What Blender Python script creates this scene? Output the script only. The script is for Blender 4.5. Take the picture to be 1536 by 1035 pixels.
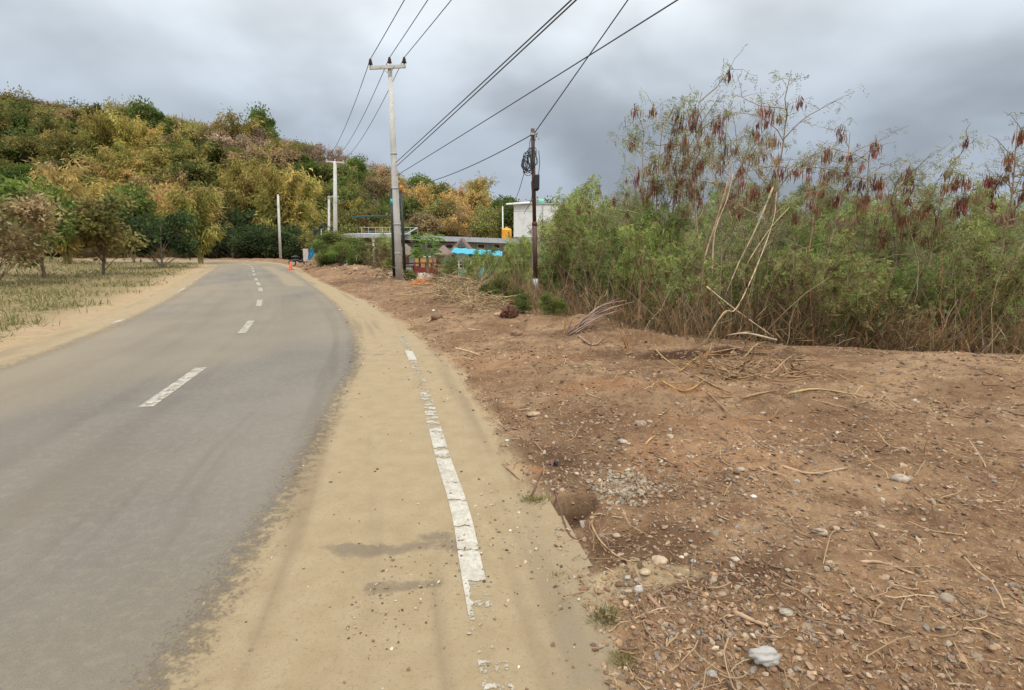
import bpy, math, random
import numpy as np
from mathutils import Vector
random.seed(7); rng = np.random.default_rng(7)
R = math.radians
scene = bpy.context.scene
for o in list(bpy.data.objects): bpy.data.objects.remove(o)
# ---------------------------------------------------------------- camera
CAMH, PITCH, F = 1.55, R(10.4), 797.0
cd = bpy.data.cameras.new("camera"); cam = bpy.data.objects.new("camera", cd)
scene.collection.objects.link(cam); scene.camera = cam
cam.location = (0, 0, CAMH); cam.rotation_euler = (R(90) - PITCH, 0, 0)
cd.sensor_fit = 'HORIZONTAL'; cd.sensor_width = 36; cd.lens = F / 1536 * 36
cd.clip_start = 0.05; cd.clip_end = 3000
# ---------------------------------------------------------------- sky and sun
SUN_EL, SUN_AZ = 58, 155
w = bpy.data.worlds.new("World"); scene.world = w; w.use_nodes = True
nt = w.node_tree; nt.nodes.clear(); L = nt.links
def N(t, **k):
    n = nt.nodes.new(t)
    for a, b in k.items(): setattr(n, a, b)
    return n
def M_(op, a, b=None, c=None, tree=None):
    n = (tree or nt).nodes.new('ShaderNodeMath'); n.operation = op
    for i, v in enumerate((a, b, c)):
        if v is None: continue
        if isinstance(v, (int, float)): n.inputs[i].default_value = v
        else: (tree or nt).links.new(v, n.inputs[i])
    return n.outputs[0]
def mixc(f, a, b, tree=None, blend='MIX'):
    t = tree or nt
    n = t.nodes.new('ShaderNodeMix'); n.data_type = 'RGBA'; n.blend_type = blend
    for s, v in ((n.inputs[0], f), (n.inputs[6], a), (n.inputs[7], b)):
        if isinstance(v, (int, float)): s.default_value = v
        elif isinstance(v, (tuple, list)): s.default_value = (*v[:3], 1)
        else: t.links.new(v, s)
    return n.outputs[2]
def mapr(v, a, b, c=0., d=1., tree=None, smooth=True):
    t = tree or nt
    n = t.nodes.new('ShaderNodeMapRange'); n.interpolation_type = 'SMOOTHSTEP' if smooth else 'LINEAR'
    t.links.new(v, n.inputs[0])
    for i, q in enumerate((a, b, c, d)): n.inputs[1 + i].default_value = q
    return n.outputs[0]
def noise(vec, scale, detail=4, rough=.55, tree=None, dist=0.):
    t = tree or nt
    n = t.nodes.new('ShaderNodeTexNoise'); n.inputs['Scale'].default_value = scale
    n.inputs['Detail'].default_value = detail; n.inputs['Roughness'].default_value = rough
    n.inputs['Distortion'].default_value = dist
    t.links.new(vec, n.inputs['Vector']); return n.outputs[0]
sky = N('ShaderNodeTexSky', sky_type='NISHITA', sun_disc=False)
sky.sun_elevation = R(SUN_EL); sky.sun_rotation = R(SUN_AZ)
tc = N('ShaderNodeTexCoord'); sep = N('ShaderNodeSeparateXYZ'); L.new(tc.outputs['Generated'], sep.inputs[0])
# a cloud layer seen in perspective: direction divided by its height
zz = M_('ADD', M_('MAXIMUM', sep.outputs[2], 0.0), 0.42)
cx = N('ShaderNodeCombineXYZ')
L.new(M_('DIVIDE', sep.outputs[0], zz), cx.inputs[0]); L.new(M_('DIVIDE', sep.outputs[1], zz), cx.inputs[1])
cx.inputs[2].default_value = 3.1
n1 = noise(cx.outputs[0], 1.9, 4, .45, dist=.15)
n2 = noise(cx.outputs[0], 5.0, 5, .5, dist=.2)
# elevation ramp of an overcast sky (dark blue-grey low, bright overhead)
ramp = N('ShaderNodeValToRGB'); cr = ramp.color_ramp
L.new(sep.outputs[2], ramp.inputs[0])
stops = [(0.0, (2.2, 2.5, 2.95)), (.10, (2.35, 2.68, 3.15)), (.20, (2.7, 3.05, 3.5)), (.30, (3.9, 4.3, 4.7)),
         (.42, (6.1, 6.45, 6.6)), (.56, (8.3, 8.6, 8.6)), (1.0, (12.5, 12.4, 12.0))]
cr.elements[0].position, cr.elements[0].color = 0, (*stops[0][1], 1)
cr.elements[1].position, cr.elements[1].color = 1, (*stops[-1][1], 1)
for p_, c_ in stops[1:-1]:
    e = cr.elements.new(p_); e.color = (*c_, 1)
bright = mapr(n1, .36, .66, .92, 1.42); b2 = mapr(n2, .3, .7, .97, 1.04)
left = mapr(sep.outputs[0], -.7, .1, 1.16, 1.0)
vm = N('ShaderNodeVectorMath', operation='SCALE'); L.new(ramp.outputs[0], vm.inputs[0])
L.new(M_('MULTIPLY', M_('MULTIPLY', bright, b2), left), vm.inputs['Scale'])
col = mixc(.95, sky.outputs[0], vm.outputs[0])
bg = N('ShaderNodeBackground'); L.new(col, bg.inputs[0]); bg.inputs[1].default_value = .1
out = N('ShaderNodeOutputWorld'); L.new(bg.outputs[0], out.inputs[0])
sd_ = bpy.data.lights.new("sun", 'SUN'); sun = bpy.data.objects.new("sun", sd_); scene.collection.objects.link(sun)
sd_.energy = 1.4; sd_.angle = R(14); sd_.color = (1, .95, .87)
# sky sun_rotation is clockwise from +Y
sdir = Vector((math.sin(R(SUN_AZ)) * math.cos(R(SUN_EL)), math.cos(R(SUN_AZ)) * math.cos(R(SUN_EL)), math.sin(R(SUN_EL))))
sun.rotation_euler = sdir.to_track_quat('Z', 'Y').to_euler()
vs = scene.view_settings; vs.view_transform = 'Standard'; vs.look = 'None'; vs.gamma = 1; vs.exposure = 0.42
scene.cycles.max_bounces = 5; scene.cycles.diffuse_bounces = 3; scene.cycles.transparent_max_bounces = 12

# ---------------------------------------------------------------- helpers
cp, sp = math.cos(PITCH), math.sin(PITCH)
def ray(px, py):
    a = (px - 768) / F; b = -(py - 517.5) / F
    return np.array([a, cp + b * sp, -sp + b * cp])
def at_z(px, py, z=0.):
    d = ray(px, py); return np.array([0, 0, CAMH]) + d * (z - CAMH) / d[2]
def at_y(px, py, Y):
    d = ray(px, py); return np.array([0, 0, CAMH]) + d * Y / d[1]
def proj(x, y, z):
    v = z - CAMH; dep = y * cp - v * sp; up = y * sp + v * cp
    return 768 + F * x / dep, 517.5 - F * up / dep
def hsh(i, j, s):
    n = (i * 374761393 + j * 668265263 + s * 1442695041) & 0xffffffff
    n = ((n ^ (n >> 13)) * 1274126177) & 0xffffffff
    return ((n ^ (n >> 16)) & 0xffff) / 65535.0
def vnoise(x, y, s=0):
    x = np.asarray(x, float); y = np.asarray(y, float)
    i = np.floor(x).astype(np.int64); j = np.floor(y).astype(np.int64)
    u = x - i; v = y - j; u = u * u * (3 - 2 * u); v = v * v * (3 - 2 * v)
    return (hsh(i, j, s) * (1 - u) + hsh(i + 1, j, s) * u) * (1 - v) + (hsh(i, j + 1, s) * (1 - u) + hsh(i + 1, j + 1, s) * u) * v
def fbm(x, y, s=0, o=4):
    r = 0; a = .5
    for k in range(o):
        r = r + a * (vnoise(x * 2 ** k, y * 2 ** k, s + k * 17) - .5); a *= .5
    return r
def sstep(x, a, b):
    t = np.clip((np.asarray(x, float) - a) / (b - a), 0, 1); return t * t * (3 - 2 * t)
def smooth_poly(P, n=6):
    P = np.array(P, float); out = []
    Q = np.vstack([2 * P[0] - P[1], P, 2 * P[-1] - P[-2]])
    for k in range(1, len(Q) - 2):
        for t in np.linspace(0, 1, n, endpoint=False):
            a, b, c, d = Q[k - 1], Q[k], Q[k + 1], Q[k + 2]
            out.append(.5 * ((2 * b) + (c - a) * t + (2 * a - 5 * b + 4 * c - d) * t * t + (3 * b - a - 3 * c + d) * t ** 3))
    out.append(P[-1]); return np.array(out)
def sdist(X, Y, P):
    """signed distance to polyline, positive to its right (walking along it)"""
    X = np.asarray(X, float).ravel(); Y = np.asarray(Y, float).ravel()
    best = np.full(X.shape, 1e9); sg = np.ones(X.shape)
    for (ax, ay), (bx, by) in zip(P[:-1], P[1:]):
        dx, dy = bx - ax, by - ay; l2 = dx * dx + dy * dy
        t = np.clip(((X - ax) * dx + (Y - ay) * dy) / l2, 0, 1)
        d = np.hypot(X - ax - t * dx, Y - ay - t * dy); m = d < best - 1e-9
        best[m] = d[m]; sg[m] = np.where(((Y - ay) * dx - (X - ax) * dy)[m] > 0, -1, 1)
    return best * sg
EDGE = smooth_poly([(2.4, -10), (.77, -2), (-.06, 1.7), (-.30, 2.9), (-.50, 3.7), (-.69, 4.5), (-.94, 5.55), (-1.45, 7.5), (-1.98, 9.3), (-2.95, 12),
        (-4.4, 15.5), (-7.1, 21.4), (-11.9, 31), (-18.3, 44), (-22, 51), (-26.5, 58), (-33, 64), (-43, 68), (-60, 70), (-110, 70)])
DIRT = smooth_poly([(2.7, -10), (1.1, -2), (.36, 1.4), (.30, 2.1), (.22, 2.69), (.09, 3.13), (-.10, 3.85), (-.18, 4.47), (-.49, 5.55), (-.80, 6.86), (-1.36, 8.3),
        (-2.58, 11.45), (-4.56, 15.93), (-7.3, 21.44), (-11.9, 31.03), (-17.96, 44.09), (-21.2, 50), (-25.9, 57.5), (-32.5, 63.5), (-42.8, 67.5), (-60, 69.5), (-110, 69.5)])
ASPH = smooth_poly([(-.6, -10), (-1.0, -2), (-1.25, 1.2), (-1.41, 2.69), (-1.55, 3.6), (-1.69, 4.47), (-1.89, 5.55), (-2.2, 7.28), (-3.22, 10.47), (-5.04, 14.96),
        (-7.99, 21.44), (-14.05, 34.44), (-20.97, 48.6), (-26.3, 56.5), (-33, 62.8), (-43, 67), (-60, 69), (-110, 69)])
VEG = smooth_poly([(22, 1), (12, 4.6), (6.5, 6.3), (3.59, 7.4), (2.8, 7.9), (1.95, 8.92), (1.3, 10.03), (.42, 10.9), (-.5, 13.33), (-2.7, 18.28), (-4.92, 22.9),
        (-8.0, 27.5), (-11.2, 34), (-16.5, 45), (-21, 53), (-25, 60), (-30, 66), (-45, 72), (-110, 74)])
def offset(P, d):
    T = np.gradient(P, axis=0); T /= np.linalg.norm(T, axis=1)[:, None]
    return P + np.c_[T[:, 1], -T[:, 0]] * d
HU = [-2.2, -1.3, -.96, -.60, -.48, -.40, -.35, -.28, -.21, -.10, -.03, .05, .15, .35]
HH = [30, 29, 27, 23.5, 20.5, 19.5, 18.0, 15.2, 12.4, 9.0, 7.8, 5.5, 2, 0]
YB = [60, 70, 74, 74, 76, 80, 83, 88, 92, 96, 98, 100, 104, 110]
def hillz(x, y):
    u = x / np.maximum(y, 1.)
    u = np.where(y < 1, -2.2 if True else 0, u); u = np.where((y < 1) & (x > 0), 1, u)
    H = np.interp(u, HU, HH); yb = np.interp(u, HU, YB)
    h = H * sstep(y, yb, yb + 48) * (1 - .6 * sstep(y, yb + 70, yb + 220))
    return h
HOLE = at_z(850, 763, .0); TONG = at_z(950, 868, .0); HOL2 = at_z(950, 800, 0)
def gz(x, y):
    sh = np.shape(x); x = np.asarray(x, float).ravel(); y = np.asarray(y, float).ravel()
    dd = sdist(x, y, DIRT); dv = sdist(x, y, VEG); dl = -sdist(x, y, LEFT)
    on = sstep(dd, -.25, .12)
    big = fbm(x * .9, y * .9, 3, 3); mid = fbm(x * 3.3, y * 3.3, 9, 4); fin = fbm(x * 14, y * 14, 21, 3)
    nearf = 1 / (1 + (np.hypot(x, y) / 14) ** 2)
    z = -.04 + on * (.052 + .10 * sstep(dd, 0, 1.3) + big * .16 * sstep(dd, 0, 1.) + mid * .10 * sstep(dd, -.25, .2) + fin * .045 * nearf)
    z += on * .14 * np.exp(-((dv + .5) / .7) ** 2) * (y > 8)
    z -= sstep(dv, .1, 4.5) * (.62 + .25 * big)
    # heaps of spoil
    for hx, hy, r, h in HEAPS:
        q = np.hypot(x - hx, y - hy) / r
        z += h * np.clip(1 - q * q, 0, 1) ** 1.5 * (1 + 1.2 * fbm(x * 1.7, y * 1.7, 5, 3))
    # hole washed out beside the tarmac, and the hollow next to it
    ex = (x - HOLE[0]); ey = (y - HOLE[1])
    q = np.hypot((ex * .8 + ey * .6) / .21, (-ex * .6 + ey * .8) / .115) + mid * .9
    z -= .34 * (1 - sstep(q, .65, 1.05))
    q = np.hypot((x - HOL2[0]) / .30, (y - HOL2[1]) / .20); z -= .06 * np.exp(-q * q)
    q = np.hypot((x - TONG[0]) / .20, (y - TONG[1]) / .06); z += .035 * np.exp(-q * q)
    # left side of the road
    onl = sstep(dl, -.1, .4)
    z = np.where(dl > -.3, -.04 + onl * (.06 + big * .2 + mid * .06) + sstep(dl, 4, 22) * 1.6 * sstep(y, -5, 10), z)
    z = z + hillz(x, y)
    return z.reshape(sh)
LEFT = offset(EDGE, -5.75)
HEAPS = [(-13.1, 37.5, 2.0, .85), (-10.8, 34.5, 1.5, .45), (-8.9, 31.8, 1.8, .55), (-6.8, 27.0, 1.6, .4), (-7.6, 29.3, 1.4, .5), (-5.6, 25.2, 1.0, .3),
         (-4.2, 27.5, 1.6, .35), (1.55, 9.6, .7, .14), (-.9, 12.8, .5, .1), (5.2, 6.0, 1.3, .12)]
def gz1(x, y): return float(gz(np.array([x]), np.array([y]))[0])

class Geo:
    def __init__(s): s.v = []; s.f = []; s.sz = []; s.c = []; s.n = 0; s.sm = []
    def add(s, v, f, col=(1, 1, 1), smooth=False):
        v = np.asarray(v, float).reshape(-1, 3); f = np.asarray(f)
        s.v.append(v); s.f.append((f + s.n).ravel()); s.sz.append(np.full(len(f), f.shape[1]))
        c = np.asarray(col, float)
        s.c.append(np.broadcast_to(c, (len(v), 3)) if c.ndim == 1 else c); s.n += len(v)
        s.sm.append(np.full(len(f), smooth)); return s
    def box(s, c, d, col=(1, 1, 1), rz=0, M=None):
        q = np.array([[i, j, k] for i in (-.5, .5) for j in (-.5, .5) for k in (-.5, .5)]) * d
        if rz: a = np.array([[math.cos(rz), -math.sin(rz), 0], [math.sin(rz), math.cos(rz), 0], [0, 0, 1]]); q = q @ a.T
        if M is not None: q = q @ np.asarray(M).T
        return s.add(q + np.asarray(c, float), [[0, 1, 3, 2], [4, 6, 7, 5], [0, 4, 5, 1], [2, 3, 7, 6], [0, 2, 6, 4], [1, 5, 7, 3]], col)
    def tube(s, P, r, n=6, col=(1, 1, 1), cap=True):
        P = np.asarray(P, float); m = len(P); r = np.broadcast_to(np.asarray(r, float), (m,))
        T = np.gradient(P, axis=0); T /= np.linalg.norm(T, axis=1)[:, None] + 1e-9
        ref = np.array([0, 0, 1.]) if abs(T[0][2]) < .9 else np.array([1., 0, 0])
        A = np.cross(T, ref); A /= np.linalg.norm(A, axis=1)[:, None] + 1e-9
        B = np.cross(T, A); t = np.arange(n) * 2 * math.pi / n
        V = P[:, None] + r[:, None, None] * (A[:, None] * np.cos(t)[None, :, None] + B[:, None] * np.sin(t)[None, :, None])
        i = np.arange(m - 1)[:, None] * n; j = np.arange(n)[None]; k = (j + 1) % n
        Fq = np.stack([i + j, i + k, i + n + k, i + n + j], -1).reshape(-1, 4)
        s.add(V.reshape(-1, 3), Fq, col, True)
        if cap and n >= 3:
            b = s.n - m * n
            for st in (0, (m - 1) * n):
                s.f.append(b + st + (np.arange(n) if st else np.arange(n)[::-1])); s.sz.append(np.array([n])); s.sm.append(np.array([False]))
        return s
    def lathe(s, c, prof, n=16, col=(1, 1, 1)):
        prof = np.asarray(prof, float); t = np.arange(n) * 2 * math.pi / n; m = len(prof)
        V = np.stack([prof[:, 0, None] * np.cos(t), prof[:, 0, None] * np.sin(t), np.repeat(prof[:, 1, None], n, 1)], -1).reshape(-1, 3)
        i = np.arange(m - 1)[:, None] * n; j = np.arange(n)[None]; k = (j + 1) % n
        return s.add(V + np.asarray(c, float), np.stack([i + j, i + k, i + n + k, i + n + j], -1).reshape(-1, 4), col, True)
    def leaves(s, C, D, ln, wd, col, up=None):
        """diamond blades from point C along D"""
        C = np.asarray(C, float); D = np.asarray(D, float); D = D / (np.linalg.norm(D, axis=1)[:, None] + 1e-9); n = len(C)
        U = rng.normal(size=(n, 3)) if up is None else up + rng.normal(size=(n, 3)) * .35
        S = np.cross(D, U); S /= np.linalg.norm(S, axis=1)[:, None] + 1e-9
        ln = np.broadcast_to(ln, (n,))[:, None]; wd = np.broadcast_to(wd, (n,))[:, None]
        V = np.stack([C, C + D * ln * .45 + S * wd * .5, C + D * ln, C + D * ln * .55 - S * wd * .5], 1).reshape(-1, 3)
        c = np.asarray(col, float); c = np.repeat(np.broadcast_to(c, (n, 3)), 4, 0)
        return s.add(V, np.arange(4 * n).reshape(-1, 4), c)
    def build(s, name, mat, parent=None, mesh_only=False, attrs=None):
        me = bpy.data.meshes.new(name)
        V = np.concatenate(s.v); Fl = np.concatenate(s.f).astype(np.int32); sz = np.concatenate(s.sz).astype(np.int32)
        me.vertices.add(len(V)); me.vertices.foreach_set('co', V.ravel().astype(np.float32))
        me.loops.add(len(Fl)); me.loops.foreach_set('vertex_index', Fl)
        me.polygons.add(len(sz)); st = np.concatenate([[0], np.cumsum(sz)[:-1]]).astype(np.int32)
        me.polygons.foreach_set('loop_start', st); me.polygons.foreach_set('loop_total', sz)
        me.polygons.foreach_set('use_smooth', np.concatenate(s.sm).astype(bool))
        a = me.color_attributes.new('Col', 'FLOAT_COLOR', 'POINT'); C = np.concatenate(s.c)
        a.data.foreach_set('color', np.c_[C, np.ones(len(C))].ravel().astype(np.float32))
        for k, v in (attrs or {}).items():
            q = me.attributes.new(k, 'FLOAT', 'POINT'); q.data.foreach_set('value', np.asarray(v, np.float32))
        me.update(); me.validate(); me.materials.append(mat)
        if mesh_only: return me
        return link(name, me, parent)
def link(name, me, parent=None):
    o = bpy.data.objects.new(name, me); scene.collection.objects.link(o)
    if parent: o.parent = parent
    return o
def tag(o, label=None, cat=None, group=None, kind=None):
    if label: o['label'] = label
    if cat: o['category'] = cat
    if group: o['group'] = group
    if kind: o['kind'] = kind
    return o
def thing(name, label, cat, loc=(0, 0, 0), rz=0, group=None):
    o = bpy.data.objects.new(name, None); scene.collection.objects.link(o); o.empty_display_size = .2
    o.location = [float(q) for q in loc]; o.rotation_euler = (0, 0, rz); return tag(o, label, cat, group)
def copy_tree(o, parent=None):
    c = o.copy(); scene.collection.objects.link(c); c.parent = parent
    for ch in KIDS.get(o.name, []): copy_tree(ch, c)
    return c
KIDS = {}

# ---------------------------------------------------------------- materials
def new_mat(name):
    m = bpy.data.materials.new(name); m.use_nodes = True; t = m.node_tree
    return m, t, t.nodes['Principled BSDF']
def bump(t, b, h, strength=.4, dist=.02):
    n = t.nodes.new('ShaderNodeBump'); n.inputs['Strength'].default_value = strength; n.inputs['Distance'].default_value = dist
    t.links.new(h, n.inputs['Height']); t.links.new(n.outputs[0], b.inputs['Normal'])
def plain(name, c, rough=.7, metal=0, sc=12, var=.25, grime=None, gs=2., bmp=.15):
    m, t, b = new_mat(name); tcn = t.nodes.new('ShaderNodeTexCoord'); v = tcn.outputs['Object']
    n = noise(v, sc, 6, .65, t); k = mapr(n, .3, .7, 1 - var, 1 + var * .6, t)
    col = mixc(1., tuple(c), k, t, 'MULTIPLY')
    if grime:
        g = mapr(noise(v, gs, 6, .7, t), .48, .68, 0, .8, t); col = mixc(g, col, tuple(grime), t)
    t.links.new(col, b.inputs['Base Color']); b.inputs['Roughness'].default_value = rough; b.inputs['Metallic'].default_value = metal
    bump(t, b, n, bmp, .01); return m
def vcol(name, rough=.8, trans=0., hv=.0, sc=0, var=.3):
    m, t, b = new_mat(name); a = t.nodes.new('ShaderNodeAttribute'); a.attribute_name = 'Col'; c = a.outputs['Color']
    if hv:
        oi = t.nodes.new('ShaderNodeObjectInfo'); hs = t.nodes.new('ShaderNodeHueSaturation')
        t.links.new(mapr(oi.outputs['Random'], 0, 1, .5 - hv, .5 + hv, t, False), hs.inputs['Hue'])
        t.links.new(mapr(M_('FRACT', M_('MULTIPLY', oi.outputs['Random'], 7.3, tree=t), tree=t), 0, 1, .75, 1.25, t, False), hs.inputs['Value'])
        t.links.new(c, hs.inputs['Color']); c = hs.outputs[0]
    if sc:
        tcn = t.nodes.new('ShaderNodeTexCoord'); k = mapr(noise(tcn.outputs['Object'], sc, 5, .6, t), .3, .7, 1 - var, 1 + var, t)
        c = mixc(1., c, k, t, 'MULTIPLY')
    t.links.new(c, b.inputs['Base Color']); b.inputs['Roughness'].default_value = rough; b.inputs['Specular IOR Level'].default_value = .25
    if trans:
        tr = t.nodes.new('ShaderNodeBsdfTranslucent'); t.links.new(c, tr.inputs[0])
        mx = t.nodes.new('ShaderNodeMixShader'); mx.inputs[0].default_value = trans
        t.links.new(b.outputs[0], mx.inputs[1]); t.links.new(tr.outputs[0], mx.inputs[2])
        t.links.new(mx.outputs[0], t.nodes['Material Output'].inputs[0])
    return m
LEAF = vcol('leaf', .65, .42, .012); FAR_LEAF = vcol('tree_leaf', .75, .35, .012); BARK = vcol('bark', .85, 0, 0, 9, .35)
STONE = vcol('stone', .85, 0, 0, 25, .25); STRAW = vcol('straw', .8, .15)
WOODM = plain('weathered_timber', (.16, .10, .065), .8, sc=20, var=.45)
CONC = plain('pole_concrete', (.60, .59, .56), .85, sc=6, var=.15, grime=(.40, .39, .37), gs=1.5)
RUST = plain('rusty_steel', (.13, .055, .042), .7, sc=14, var=.45, grime=(.07, .045, .04), gs=3)
BLACK = plain('black_plastic', (.018, .018, .02), .5, var=.2)
CABLE = plain('cable_rubber', (.06, .065, .075), .6, var=.1)
STEEL = plain('galvanised_steel', (.45, .46, .46), .5, .3, var=.2)
WHITEP = plain('white_paint', (.74, .74, .72), .6, var=.06, grime=(.5, .48, .43), gs=.9)

# ---------------------------------------------------------------- ground
def ground_mat():
    m, t, b = new_mat('dirt'); tcn = t.nodes.new('ShaderNodeTexCoord'); v = tcn.outputs['Object']
    def at(nm):
        a = t.nodes.new('ShaderNodeAttribute'); a.attribute_name = nm; return a.outputs['Fac']
    nA = noise(v, .9, 5, .6, t); nB = noise(v, 5., 6, .65, t); nC = noise(v, 38., 5, .7, t); nD = noise(v, 130., 3, .7, t)
    c = mixc(mapr(nA, .38, .62, 0, 1, t), (.215, .125, .066), (.315, .205, .118), t)
    c = mixc(mapr(nB, .42, .66, 0, .85, t), c, (.15, .082, .047), t)
    c = mixc(mapr(nC, .50, .72, 0, .75, t), c, (.40, .30, .20), t)
    c = mixc(mapr(nD, .52, .72, 0, .6, t), c, (.10, .060, .036), t)
    vo = t.nodes.new('ShaderNodeTexVoronoi'); vo.inputs['Scale'].default_value = 55; t.links.new(v, vo.inputs['Vector'])
    gr = M_('MULTIPLY', mapr(vo.outputs['Distance'], .28, .18, 0, 1, t), mapr(noise(v, 9, 3, .6, t), .5, .62, 0, .8, t), tree=t)
    sepc = t.nodes.new('ShaderNodeSeparateColor'); t.links.new(vo.outputs['Color'], sepc.inputs[0])
    c = mixc(gr, c, mixc(sepc.outputs[0], (.22, .16, .11), (.46, .40, .32), t), t)
    c = mixc(at('damp_and_hole_shade'), c, (.062, .033, .019), t)  # moist soil tone, also painted into the hole as its shade
    c = mixc(at('rusty'), c, mixc(mapr(nC, .4, .6, 0, 1, t), (.26, .115, .055), (.34, .18, .085), t), t)
    c = mixc(M_('MULTIPLY', at('sandy'), mapr(nB, .35, .6, .6, 1, t), tree=t), c, mixc(nC, (.36, .27, .16), (.44, .34, .21), t), t)
    gf = M_('MULTIPLY', at('green'), mapr(nB, .35, .6, .3, 1, t), tree=t)
    c = mixc(gf, c, mixc(nC, (.10, .09, .035), (.20, .16, .07), t), t)
    t.links.new(c, b.inputs['Base Color']); b.inputs['Roughness'].default_value = .95; b.inputs['Specular IOR Level'].default_value = .1
    h = M_('ADD', M_('MULTIPLY', nC, .6, tree=t), M_('ADD', M_('MULTIPLY', nD, .35, tree=t), M_('MULTIPLY', gr, .5, tree=t), tree=t), tree=t)
    bump(t, b, h, .9, .02); return m
def build_ground():
    rr = [0.0, .5]
    while rr[-1] < 900: rr.append(rr[-1] * (1.0062 if rr[-1] < 16 else 1.011 if rr[-1] < 60 else 1.035))
    rr = np.array(rr)
    th = np.concatenate([np.linspace(-180, -58, 60, endpoint=False), np.linspace(-58, -25, 110, endpoint=False), np.linspace(-25, 58, 560, endpoint=False), np.linspace(58, 180, 60)])
    th = np.radians(th); nr, ntn = len(rr), len(th)
    X = (rr[:, None] * np.sin(th)[None]); Y = (rr[:, None] * np.cos(th)[None])
    x, y = X.ravel(), Y.ravel(); z = gz(x, y)
    global GRID
    GRID = (rr, th, z.reshape(nr, ntn))
    g = Geo(); i = np.arange(nr - 1)[:, None] * ntn; j = np.arange(ntn - 1)[None]
    Fq = np.stack([i + j, i + ntn + j, i + ntn + j + 1, i + j + 1], -1).reshape(-1, 4)[:, ::-1]
    g.add(np.c_[x, y, z], Fq, smooth=True)
    dd = sdist(x, y, DIRT); dv = sdist(x, y, VEG); dl = -sdist(x, y, LEFT)
    nn = fbm(x * 2.3, y * 2.3, 40, 4)
    def blob(px, py, rx, ry, rot=0, n=.9):
        c = at_z(px, py, 0.05); ex, ey = x - c[0], y - c[1]; a, bq = math.cos(rot), math.sin(rot)
        return 1 - sstep(np.hypot((ex * a + ey * bq) / rx, (-ex * bq + ey * a) / ry) + nn * n * 2, .55, 1.2)
    damp_and_hole_shade = 1.0 * blob(850, 768, .25, .15, .6) + .55 * blob(820, 690, .5, .5, .3) + .6 * blob(950, 810, .38, .24) + .3 * blob(1060, 860, .6, .12) + .25 * blob(900, 640, .9, .5) + .35 * blob(1100, 880, .3, .15)  # moist patches; the first blob paints the shade inside the washed-out hole
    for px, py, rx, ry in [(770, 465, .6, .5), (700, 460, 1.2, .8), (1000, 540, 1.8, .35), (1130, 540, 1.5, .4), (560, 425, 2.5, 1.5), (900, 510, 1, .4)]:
        damp_and_hole_shade += .5 * blob(px, py, rx, ry)
    damp_and_hole_shade += .25 * sstep(nn, .02, .16)
    rusty = .9 * blob(788, 700, .16, .13) + .5 * blob(960, 590, 1.2, .3) + .45 * blob(1080, 700, .7, .4) + .35 * blob(760, 540, 1.3, .5)+ .4 * blob(1120, 640, .8, .4)
    sandy = .9 * blob(970, 862, .27, .08) + np.clip(1 - sstep(dd + nn * .25, -.05, .20), 0, 1) * .9
    green = sstep(dl, .5, 2) * .9 + sstep(dv, 2, 9) * .8 + sstep(hillz(x, y), .2, 2)
    return tag(g.build('ground', ground_mat(), attrs=dict(damp_and_hole_shade=np.clip(damp_and_hole_shade, 0, 1), rusty=np.clip(rusty * .75, 0, 1), sandy=np.clip(sandy, 0, 1), green=np.clip(green, 0, 1))), kind='structure')
build_ground()
def gz(x, y):
    """height read back from the finished ground sheet"""
    x = np.asarray(x, float); y = np.asarray(y, float); rr, th, Z_ = GRID; r = np.hypot(x, y); a = np.arctan2(x, y)
    i = np.clip(np.searchsorted(rr, r) - 1, 0, len(rr) - 2); j = np.clip(np.searchsorted(th, a) - 1, 0, len(th) - 2)
    u = (r - rr[i]) / (rr[i + 1] - rr[i]); v = (a - th[j]) / (th[j + 1] - th[j])
    return (Z_[i, j] * (1 - v) + Z_[i, j + 1] * v) * (1 - u) + (Z_[i + 1, j] * (1 - v) + Z_[i + 1, j + 1] * v) * u
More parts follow.
